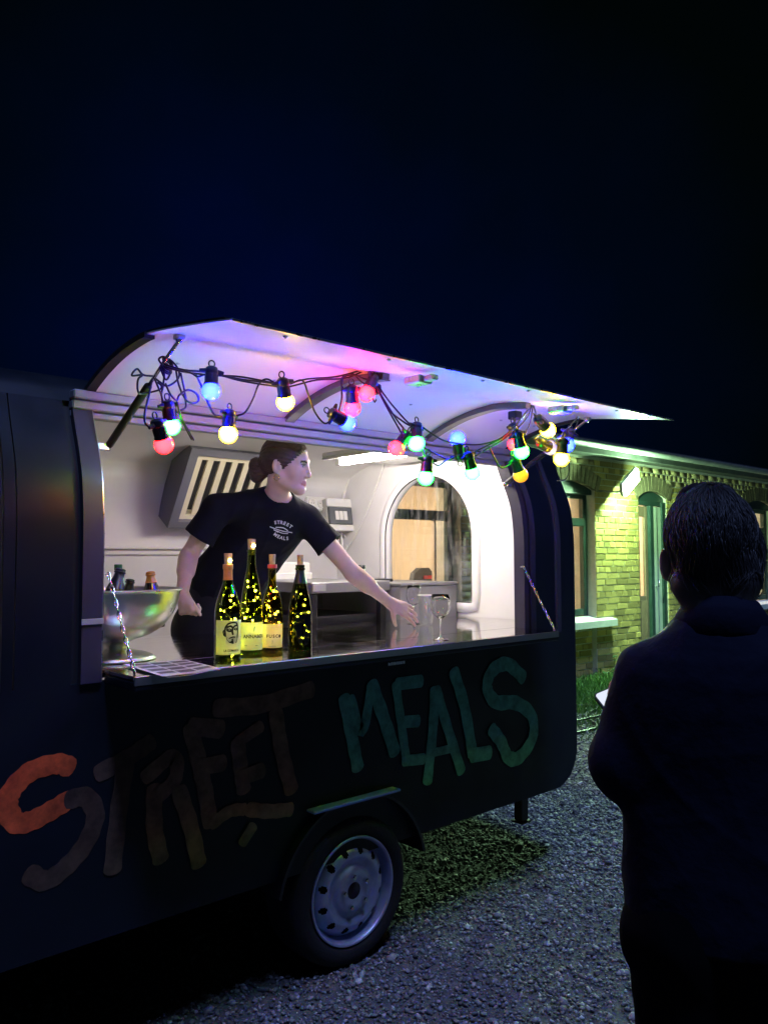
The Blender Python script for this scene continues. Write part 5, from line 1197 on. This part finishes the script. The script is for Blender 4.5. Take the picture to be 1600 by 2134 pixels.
# ================================================================== people
def nrm(v): v = np.array(v, float); return v/np.linalg.norm(v)
def head_prims(S, R, T, s=1.0, k_ear=True):
    R = np.array(R); T = np.array(T)
    w = lambda p: T+R@(np.array(p)*s)
    E_ = lambda c, r, k=.02, op='u', rot=None: S.ell(w(c), np.array(r)*s, R if rot is None else R@np.array(rot), k*s, op)
    C_ = lambda a, b, ra, rb, k=.02, op='u': S.rc(w(a), w(b), ra*s, rb*s, k*s, op)
    E_((0, -.014, .032), (.074, .094, .086)); E_((0, .034, -.018), (.060, .062, .088), .03)
    for x in (-1, 1):
        C_((x*.050, .002, -.058), (x*.012, .066, -.098), .026, .020, .025); E_((x*.040, .058, -.030), (.024, .024, .026), .03)
        C_((x*.012, .084, .024), (x*.044, .068, .020), .010, .009, .015)
    E_((0, .078, -.099), (.020, .018, .017), .02)
    C_((0, .086, .006), (0, .106, -.034), .0085, .0115, .010)
    for x in (-1, 1): E_((x*.011, .095, -.040), (.0085, .010, .0075), .006)
    for x in (-1, 1): E_((x*.031, .096, .002), (.0175, .013, .0105), .010, 's')
    for x in (-1, 1): E_((x*.031, .0745, .002), (.0135, .0125, .0125), .002)
    for x in (-1, 1):
        C_((0, .0925, -.0635), (x*.020, .083, -.066), .0058, .0035, .006); C_((0, .0915, -.0745), (x*.017, .083, -.071), .0068, .0035, .006)
    for x in (-1, 1):
        E_((x*.076, -.012, -.012), (.008, .021, .033), .006, 'u', Matrix.Rotation(x*.35, 3, 'Z')); E_((x*.084, -.006, -.010), (.006, .011, .018), .004, 's'); E_((x*.074, -.004, -.042), (.006, .008, .009), .005)
def finger_hand(S, wrist, d, n, s, scale=1.0, curl=(.15, .2, .15), spread=.12, thumb=(.9, .3), k=.008):
    d, n = nrm(d), nrm(n); n = nrm(n-d*(n@d)); s = nrm(s); s = nrm(s-d*(s@d)-n*(s@n)); W = np.array(wrist)
    kn = []
    for i in range(4):
        b = W+(d*(.088-.004*abs(i-1))+s*(.030-.0195*i))*scale; kn.append(b); S.rc(W+(d*.012+s*(.014-.009*i))*scale, b, .0155*scale, .0115*scale, .012)
    S.rc(W, W+d*.04*scale, .022*scale, .02*scale, .015)
    L = [(.042, .025, .019), (.046, .029, .020), (.043, .027, .020), (.033, .020, .018)]
    for i in range(4):
        p = kn[i]; ang = 0; dd0 = nrm(d+s*spread*(1.2-i*.85))
        for j in range(3):
            ang += curl[j]*(1+.12*i); dd = dd0*math.cos(ang)+n*math.sin(ang); q = p+dd*L[i][j]*scale
            r0 = (.0096-.0009*j-(.0012 if i == 3 else 0))*scale; S.rc(p, q, r0, r0-.0010*scale, .004 if j else .008); p = q
    p = W+(d*.022+s*.020)*scale; q = p+nrm(d*.55+s*thumb[0]+n*thumb[1])*.044*scale; S.rc(p, q, .0145*scale, .0115*scale, .012)
    r = q+nrm(d*.8+s*thumb[0]*.45+n*(thumb[1]+.3))*.033*scale; S.rc(q, r, .011*scale, .0095*scale, .004); t = r+nrm(d*.95+s*thumb[0]*.2+n*(thumb[1]+.4))*.026*scale; S.rc(r, t, .0095*scale, .0075*scale, .003)
def rot_from(az, pitch=0, roll=0):
    f = V((math.sin(az)*math.cos(pitch), math.cos(az)*math.cos(pitch), math.sin(pitch))); r = V((math.cos(az+PI/2-PI/2), 0, 0))
    r = f.cross(V((0, 0, 1))).normalized(); u = r.cross(f); R = Matrix(((r.x, f.x, u.x), (r.y, f.y, u.y), (r.z, f.z, u.z)))
    return R@Matrix.Rotation(roll, 3, 'Y')
def wrinkle(vv, amp, seed, sc_=1.0, d=(1, .4, .7)):
    r_ = np.random.default_rng(seed); out = np.zeros(len(vv))
    for k in range(5):
        w = nrm(r_.normal(0, 1, 3)*np.array(d))*r_.uniform(14, 42)*sc_; ph = r_.uniform(0, 6); q = vv@w+ph+1.3*np.sin(vv@(r_.normal(0, 1, 3)*9)+k); out += (1-np.abs(np.sin(q)))**2*r_.uniform(.5, 1)
    return amp*(out/5-.3)
def normals(vv, F):
    a, b, c = vv[F[:, 0]], vv[F[:, 1]], vv[F[:, 2]]; n = np.cross(b-a, c-a); o = np.zeros_like(vv)
    for i in range(4): np.add.at(o, F[:, i], n)
    return o/np.maximum(np.linalg.norm(o, axis=1, keepdims=True), 1e-12)

# ---------------------------------------------------------------- woman leaning over the counter
W_ = lambda x, y, Y: np.array(P(x, y, Y=Y))
hT = W_(598, 968, .45); hR = rot_from(math.radians(147), math.radians(-9), math.radians(3))
hip, waist, chest, nb_ = W_(452, 1312, .98), W_(480, 1205, .86), W_(553, 1098, .68), W_(577, 1042, .565)
rs, re, rw = W_(452, 1060, .68), W_(393, 1160, .76), W_(380, 1236, .60)
ls, le, lw = W_(640, 1082, .55), W_(735, 1194, .41), W_(812, 1256, .375)
wm = thing('person', 'woman with a dark bun and black T-shirt leaning to reach a cup', 'person', (hip[0], hip[1], ZB+.04))
S = SDF((-.62, .15, 1.08), (.92, 1.22, 2.12), .0042)
lat = nrm(ls-rs)
for sgn in (-1, 1):
    S.chain([hip+lat*.06*sgn, waist+lat*.05*sgn, chest+lat*.065*sgn], [.105, .085, .095], .04)
S.chain([chest, nb_], [.09, .05], .03); S.chain([rs, nb_, ls], [.05, .05, .05], .03)
S.chain([rs, re, rw], [.046, .036, .025], .02); S.chain([re+(rw-re)*.15, re+(rw-re)*.4], [.038, .036], .02)
S.chain([ls, le, lw], [.047, .036, .025], .02); S.chain([le+(lw-le)*.15, le+(lw-le)*.4], [.039, .037], .02)
S.rc(nb_, hT+np.array(hR)@np.array((0, -.026, -.065)), .051, .050, .02)
head_prims(S, hR, hT)
finger_hand(S, lw, W_(884, 1289, .315)-lw, (-.15, 1, -.25), (0.1, .2, -1), .97, (.12, .22, .18), .14, (.75, .55))
finger_hand(S, rw, W_(389, 1275, .57)-rw, (.9, .35, .05), (-.2, -1, 0), .92, (1.15, 1.35, .9), .02, (.22, .10))
vv, F = S.mesh(); vv = relax(vv, F, 1, .35)
ctr = vv[F].mean(1); loc = (ctr-hT)@np.array(hR)
mi = np.zeros(len(F), int); ax_l = np.abs(loc[:, 0]); front = loc[:, 1] > .055
mi[front & (ax_l < .021) & (loc[:, 2] < -.060) & (loc[:, 2] > -.079) & (loc[:, 1] > .078)] = 1
mi[front & (ax_l > .014) & (ax_l < .048) & (np.abs(loc[:, 2]-.021+(ax_l-.031)**2*9) < .0042)] = 2
er = (ax_l-.031)**2/.0125**2+(loc[:, 2]-.002)**2/.0058**2
mi[front & (er < 1)] = 3; mi[front & (er < 1) & (ax_l-.031 < .007) & (ax_l-.031 > -.006)] = 2; mi[front & (np.abs(loc[:, 2]-.008) < .0026) & (np.abs(ax_l-.031) < .014)] = 2
m_lip = mat('lips', (.52, .25, .23), rough=.4); m_brow = mat('brow', (.05, .03, .025), rough=.6); m_eye = mat('eye white', (.6, .58, .56), rough=.2)
link('body', np_mesh('body', vv, F, [m_skin, m_lip, m_brow, m_eye], mi=mi), wm)
# T-shirt
S = SDF((-.55, .20, 1.10), (.75, 1.25, 2.0), .0045)
for sgn in (-1, 1):
    S.chain([hip+lat*.062*sgn+np.array((0, 0, -.02)), waist+lat*.056*sgn, chest+lat*.068*sgn], [.120, .108, .112], .05)
S.rc(chest+lat*.07+np.array((-.03, -.055, -.02)), chest-lat*.06+np.array((-.03, -.055, -.02)), .055, .055, .05)
S.chain([chest, nb_+np.array((0, .01, -.02))], [.10, .062], .04); S.chain([rs, nb_+np.array((0, .01, -.006)), ls], [.064, .066, .064], .045)
for a, b, f in ((rs, re, .62), (ls, le, .50)):
    e = a+(b-a)*f; S.rc(a, e+(b-a)*.2, .060, .076, .03, planes=((e, nrm(b-a+np.array((0, 0, .03)))),))
S.rc(nb_+np.array((0, 0, .0)), hT, .060, .066, .008, 's')
S.rc(nb_+np.array((-.01, -.03, .035)), nb_+np.array((0, -.02, .10)), .05, .06, .01, 's')
vv, F = S.mesh(); vv = relax(vv, F, 2, .4); nn = normals(vv, F); vv = vv+nn*wrinkle(vv, .016, 5)[:, None]
tee = link('t_shirt', np_mesh('t_shirt', vv, F, m_tee), wm)
bvh = BVHTree.FromPolygons([tuple(v) for v in vv], [tuple(int(i) for i in f) for f in F])
def on_tee(x, y, d=.0022):
    o = V(CP); dr = (P(x, y, D=1.0)-o).normalized(); h = bvh.ray_cast(o, dr)
    return (h[0]-dr*d) if h[0] else P(x, y, Y=.55)
def tee_print(mb): obj('shirt_print', mb, mat('print white', (.72, .72, .74), rough=.8), tee)
def arc_text(txt, x0, y0, x1, y1, sag, size):
    n_ = len(txt); mb = MB()
    for i, c in enumerate(txt):
        t = (i+.5)/n_; px, py = x0+(x1-x0)*t, y0+(y1-y0)*t-sag*(1-(2*t-1)**2); an = math.atan2(y1-y0, x1-x0)+math.atan(4*sag*(2*t-1)/math.hypot(x1-x0, y1-y0))
        vv_, ff = text_mesh(c, size, .35); mb.add([on_tee(px+p.x*math.cos(an)+p.y*math.sin(an), py+p.x*math.sin(an)-p.y*math.cos(an)) for p in vv_], ff)
    tee_print(mb)
arc_text('STREET', 571, 1090, 609, 1100, 5, 9.5); arc_text('MEALS', 571, 1112, 602, 1122, -4, 9.5)
mb = MB()
for pts, w_ in ((((563, 1098), (574, 1102), (590, 1107), (609, 1110)), 1.8), (((575, 1099), (590, 1100), (600, 1106)), 2.0), (((577, 1106), (588, 1111), (600, 1112)), 1.6), (((571, 1104), (580, 1109)), 2.2)):
    ribbon(mb, [(x, y) for x, y in pts], w_, lambda p: on_tee(p.x, p.y), n=3)
tee_print(mb)
# apron / trousers down to the trailer floor
S = SDF((-.75, .45, ZB-.0), (.45, 1.5, 1.42), .008)
fwd = nrm(np.cross(lat, (0, 0, 1))*-1); fwd[2] = 0; fwd = -fwd if fwd[1] > 0 else fwd
for sgn in (-1, 1):
    S.chain([waist+lat*.05*sgn, hip+lat*.065*sgn], [.112, .135], .05)
    h0 = hip+lat*.085*sgn; kn_ = np.array((h0[0]+fwd[0]*.10, h0[1]+fwd[1]*.10, .82)); an_ = np.array((kn_[0]-fwd[0]*.03, kn_[1]+.10, ZB+.12)); S.chain([h0, kn_, an_], [.118, .078, .055], .03)
S.rc(hip+np.array((-.10, -.02, .02)), hip+np.array((-.12, -.02, -.35)), .10, .11, .05); S.rc(hip+np.array((.06, -.05, .0)), hip+np.array((.04, -.04, -.35)), .11, .12, .05)
vv, F = S.mesh(); vv = relax(vv, F, 2, .4); link('apron_and_trousers', np_mesh('apron', vv, F, m_apron), wm)
for sgn in (-1, 1):
    h0 = hip+lat*.085*sgn; S = SDF((h0[0]-.25, h0[1]-.3, ZB-.02), (h0[0]+.25, h0[1]+.35, ZB+.2), .008); an_ = np.array((h0[0]+fwd[0]*.07, h0[1]+fwd[1]*.10+.10, ZB+.085)); S.rc(an_, an_+fwd*.12-np.array((0, 0, .035)), .043, .034, .02); S.rc(an_+np.array((0, 0, .05)), an_, .045, .043, .02)
    vv, F = S.mesh(); link('shoe', np_mesh('shoe', vv, F, m_black), wm)
# hair, bun, strands, earring
S = SDF(hT-.22, hT+.22, .0038); hRn = np.array(hR); hw = lambda p: hT+hRn@np.array(p)
S.ell(hw((0, -.018, .030)), (.0825, .104, .0975), hRn, .01); S.ell(hw((0, .118, -.040)), (.095, .078, .115), hRn, .012, 's'); S.ell(hw((0, .035, -.115)), (.12, .075, .092), hRn, .012, 's')
S.rc(hw((0, -.085, -.015)), hw((0, -.118, -.035)), .042, .040, .02); S.ell(hw((0, -.128, -.045)), (.042, .036, .052), hRn, .012); S.ell(hw((.01, -.14, -.02)), (.030, .026, .034), hRn, .01)
vv, F = S.mesh(); vv = relax(vv, F, 3, .45); nn = normals(vv, F); l = (vv-hT)@hRn
strand = np.sin(np.arctan2(l[:, 0], l[:, 2]-.0)*70+l[:, 1]*30)*.0011+np.sin(np.arctan2(l[:, 0], l[:, 2])*31+1)*.0011
hwo = link('hair', np_mesh('hair', vv+nn*strand[:, None], F, m_hairw), wm)
mb = MB(); r_ = random.Random(4)
for k in range(150):
    a0 = r_.uniform(-1.25, 1.25); pts = []
    for i in range(7):
        t = i/6; ph = (1-t)*r_.uniform(.62, .80)+t*-.72; aa = a0*(1-t*.55); y = -.018+.107*math.sin(ph*1.25); rr_ = .0845*math.cos(ph*1.25)
        pts.append(hw((rr_*math.sin(aa)*1.0, y, .030+(rr_*1.17)*math.cos(aa)*(1-.25*t)-t*.012)))
    mb.tube(catmull(pts, 2), [.0012]*13, 4)
mbs = obj('hair_strand', mb, m_hairw, hwo, smooth=True); mbs['kind'] = 'stuff'
mb = MB(); c = V(hw((.081, -.004, -.060))); R_ = hR@Matrix.Rotation(PI/2, 3, 'Z'); mb.tube([c+R_@V((.012*math.cos(a_), 0, .012*math.sin(a_))) for a_ in [2*PI*k/20 for k in range(20)]], .0016, 6, closed=True); obj('earring', mb, mat('gold', (.8, .6, .25), rough=.2, metal=1), wm, smooth=True)

# ---------------------------------------------------------------- man in the foreground, seen from behind
mh = np.array(P(1480, 1160, D=1.62)); maz = math.radians(60); hRm = rot_from(maz, math.radians(-5), math.radians(-2)); hRn = np.array(hRm)
f_ = np.array((math.sin(maz), math.cos(maz), 0)); baz = math.radians(60); bf = np.array((math.sin(baz), math.cos(baz), 0)); br = np.array((math.cos(baz), -math.sin(baz), 0)); up = np.array((0, 0, 1.))
o0 = np.array((mh[0]-.035*bf[0]+.012*br[0], mh[1]-.035*bf[1]+.012*br[1], 0))
B_ = lambda r, f, z: o0+br*r+bf*f+up*z
man = thing('person', 'man with short greying hair in a dark jacket seen from behind, holding a phone', 'person', o0)
ms_ = 1.04; hw = lambda p: mh+hRn@(np.array(p)*ms_)
lsh, lel = B_(-.140, -.005, 1.292), np.array(P(1300, 1588, D=1.62)); lwr = np.array(P(1306, 1520, D=1.86))
rsh = B_(.150, -.005, 1.30); rel_ = B_(.25, .02, 1.08); rwr = lwr+br*.14+bf*.02-up*.01
S = SDF(np.minimum.reduce([o0, lel, lwr])-np.array((.35, .35, 0))+up*.80, o0+np.array((.62, .5, 1.78)), .0052)
S.chain([B_(0, 0.01, .95), B_(0, .01, 1.2), B_(0, -.005, 1.33)], [.10, .10, .09], .05); S.chain([lsh, B_(0, -.01, 1.40), rsh], [.05, .055, .05], .03)
S.rc(B_(0, -.01, 1.38), hw((0, -.035, -.075)), .060, .060, .02); head_prims(S, hRm, mh, ms_)
for x in (-1,): S.ell(hw((x*.084, -.014, -.014)), np.array((.008, .023, .034))*ms_, hRn@np.array(Matrix.Rotation(x*.5, 3, 'Z')), .008)
S.chain([lsh, lel, lwr], [.05, .04, .028], .02); S.chain([rsh, rel_, rwr], [.05, .04, .028], .02)
pd = nrm(bf*.9+up*.30-br*.15)
finger_hand(S, lwr, nrm(bf*.8+up*.35-br*.10), br*.3+up*.9-bf*.3, br*.95+up*.1, 1.05, (.3, .5, .4), .06, (.6, .7))
finger_hand(S, rwr, nrm(bf*.8+up*.25-br*.45), br*-.3+up*.9, -br, 1.05, (.35, .5, .4), .06, (.6, .7))
vv, F = S.mesh(); vv = relax(vv, F, 1, .35); link('body', np_mesh('body', vv, F, m_skin2), man)
# jacket
S = SDF(np.minimum.reduce([o0, lel])-np.array((.36, .36, 0))+up*.74, o0+np.array((.62, .5, 1.56)), .0055)
ZS = [.80, .84, .95, 1.05, 1.15, 1.24, 1.30, 1.335, 1.36, 1.385, 1.41, 1.44]
S.loft(o0, br, bf, ZS, [.192, .194, .196, .194, .190, .184, .174, .156, .132, .106, .084, .070], [.125, .128, .125, .122, .128, .132, .128, .120, .110, .098, .085, .078], .02)
S.chain([lsh, lel+(lel-lsh)*.02], [.062, .062], .045); S.rc(lel, lel+(lwr-lel)*.86, .062, .044, .03); S.ell(lel, (.064, .064, .066), None, .03)
S.chain([rsh, rel_], [.062, .064], .045); S.rc(rel_, rel_+(rwr-rel_)*.88, .064, .048, .03)
S.rc(B_(0, .02, 1.425), hw((0, -.02, -.03)), .064, .068, .006, 's'); S.rc(B_(0, .06, 1.39), hw((0, .06, -.03)), .06, .07, .006, 's')
S.d[:, :, :max(0, int((.80-S.lo[2])/S.res))] = np.maximum(S.d[:, :, :max(0, int((.80-S.lo[2])/S.res))], .01)
vv, F = S.mesh(); vv = relax(vv, F, 2, .4); nn = normals(vv, F); jk = link('jacket', np_mesh('jacket', vv+nn*wrinkle(vv, .013, 11, 1.1)[:, None], F, m_jacket), man)
# turned-down collar: a closed band round the neck
mb = MB(); cv = []; cf = []; n_ = 36
for k in range(n_+1):
    a_ = math.radians(-150+300*k/n_)   # 0 = back of the neck
    dx, dy_ = math.sin(a_), -math.cos(a_); c0 = B_(0, -.005, 0); rise = .012*math.cos(a_)
    for (rad, z) in ((.071, 1.395), (.063, 1.436), (.068, 1.443), (.081, 1.420), (.097, 1.376), (.091, 1.370)): cv.append(tuple(np.array(c0)+br*dx*rad*1.05+bf*dy_*rad+up*(z+rise-.018*(1-math.cos(a_))*.5)))
for k in range(n_):
    for i in range(6): cf.append((k*6+i, k*6+(i+1) % 6, (k+1)*6+(i+1) % 6, (k+1)*6+i))
mb.add(cv, cf); obj('collar', mb, m_jacket, jk, smooth=True)
# trousers, shoes
S = SDF(o0-np.array((.4, .4, 0))+up*.0, o0+np.array((.4, .4, .98)), .0085)
for sgn in (-1, 1): S.chain([B_(.062*sgn, 0, .90), B_(.080*sgn, -.01, .80), B_(.090*sgn, .01, .47), B_(.10*sgn, -.02, .07)], [.118, .108, .084, .072], .04)
S.ell(B_(-.158, -.03, .785), (.038, .045, .06), None, .03)
vv, F = S.mesh(); vv = relax(vv, F, 2, .4); nn = normals(vv, F); link('trousers', np_mesh('trousers', vv+nn*wrinkle(vv, .018, 3, .6)[:, None], F, m_trouser), man)
for sgn in (-1, 1):
    c = B_(.11*sgn, 0, .05); S = SDF(c-np.array((.28, .28, .06)), c+np.array((.28, .28, .14)), .008); S.rc(c-bf*.05, c+bf*.16-up*.012, .046, .038, .02); S.rc(c-bf*.03+up*.06, c-bf*.03, .05, .046, .02); S.d[:, :, :4] = .02
    vv, F = S.mesh(); link('shoe', np_mesh('shoe', vv, F, m_black), man)
# hair: cap and combed locks
S = SDF(mh-.24, mh+.24, .0042)
S.ell(hw((0, -.020, .034)), np.array((.0795, .106, .096))*ms_, hRn, .01); S.ell(hw((0, .125, -.050)), np.array((.10, .085, .12))*ms_, hRn, .012, 's'); S.ell(hw((0, .045, -.115)), np.array((.12, .085, .085))*ms_, hRn, .012, 's')
S.rc(hw((-.038, -.055, -.055)), hw((.038, -.055, -.055)), .042*ms_, .042*ms_, .02); S.ell(hw((.076, -.012, -.006)), (.015, .034, .044), hRn, .02); S.rc(hw((-.026, -.056, -.100)), hw((.026, -.056, -.100)), .037, .037, .02); S.rc(hw((-.018, -.050, -.120)), hw((.018, -.050, -.120)), .034, .034, .02)
S.ell(hw((.0, .03, .118)), np.array((.055, .06, .026))*ms_, hRn, .02)
for x in (-1,): S.ell(hw((x*.090, .000, -.016)), np.array((.024, .034, .044))*ms_, hRn, .006, 's')
vv, F = S.mesh(); vv = relax(vv, F, 1, .4); nn = normals(vv, F); hair_o = link('hair', np_mesh('hair', vv, F, m_hairm), man)
hb = BVHTree.FromPolygons([tuple(v) for v in vv], [tuple(int(i) for i in f) for f in F])
mb = MB(); r_ = random.Random(9); crown = hw((.01, -.055, .125))
def hair_pt(p, d):
    h = hb.find_nearest(V(p)); n_ = (V(p)-V(hw((0, -.02, .02)))).normalized(); return h[0]+n_*d
for k in range(4600):
    a0 = r_.uniform(0, 2*PI); t0 = r_.uniform(.12, 2.15 if math.cos(a0) > .1 else 1.6); pts = []; L_ = r_.uniform(.35, .75); sw = r_.uniform(-.3, .35)+.12*math.sin(a0*5+t0*4); lift = r_.uniform(.0005, .009)
    for i in range(5):
        th = t0+L_*i/4; aa = a0+sw*(i/4)**1.5
        dl = np.array((math.sin(th)*math.sin(aa), -math.sin(th)*math.cos(aa)*1.0, math.cos(th)))
        p = np.array((.01, -.03, .03))+dl*np.array((.095, .115, .11)); pts.append(hair_pt(hw(p), lift*math.sin(PI*min(1, .25+i/4*.75))+(.002 if i == 4 else 0)))
    if (pts[0]-pts[-1]).length < .015: continue
    pts = catmull(pts, 2); w0 = r_.uniform(.0005, .0011); mb.tube(pts, [w0*(1-.75*(i/(len(pts)-1))**2) for i in range(len(pts))], 4)
hs_ = obj('hair_lock', mb, m_hairm, hair_o, smooth=True); hs_['kind'] = 'stuff'
# the phone he holds
pc = np.array(P(1296, 1478, D=1.93)); pl = nrm(bf*.75+up*.45-br*.50); pn_ = nrm(up*.75-bf*.62-br*.05); pn_ = nrm(pn_-pl*(pn_@pl)); Rp = align(V(pn_), V(pl)); T0 = T_(pc)@Rp.to_4x4()
pht = thing('phone', 'dark rimmed phone with a bright white screen in the hand of the man', 'phone', pc)
def rrect(hx, hy, r, z, n_=6): return [(sx_*(hx-r)+r*math.cos(a0+PI/2*k/n_), sy_*(hy-r)+r*math.sin(a0+PI/2*k/n_), z) for sx_, sy_, a0 in ((1, 1, 0), (-1, 1, PI/2), (-1, -1, PI), (1, -1, 1.5*PI)) for k in range(n_+1)]
q0, q1 = rrect(.078, .038, .012, -.0045), rrect(.078, .038, .012, .0045); K = len(q0); mb = MB(); mb.add(q0+q1, [tuple(range(K))[::-1], tuple(range(K, 2*K))]+[(i, (i+1) % K, K+(i+1) % K, K+i) for i in range(K)]); obj('phone_body', mb, m_black, pht, M_=T0)
mb = MB(); q = rrect(.074, .034, .009, .0052); mb.add(q, [tuple(range(len(q)))]); obj('screen', mb, emis('phone screen', (.80, .86, 1.0), 1.0), pht, M_=T0)
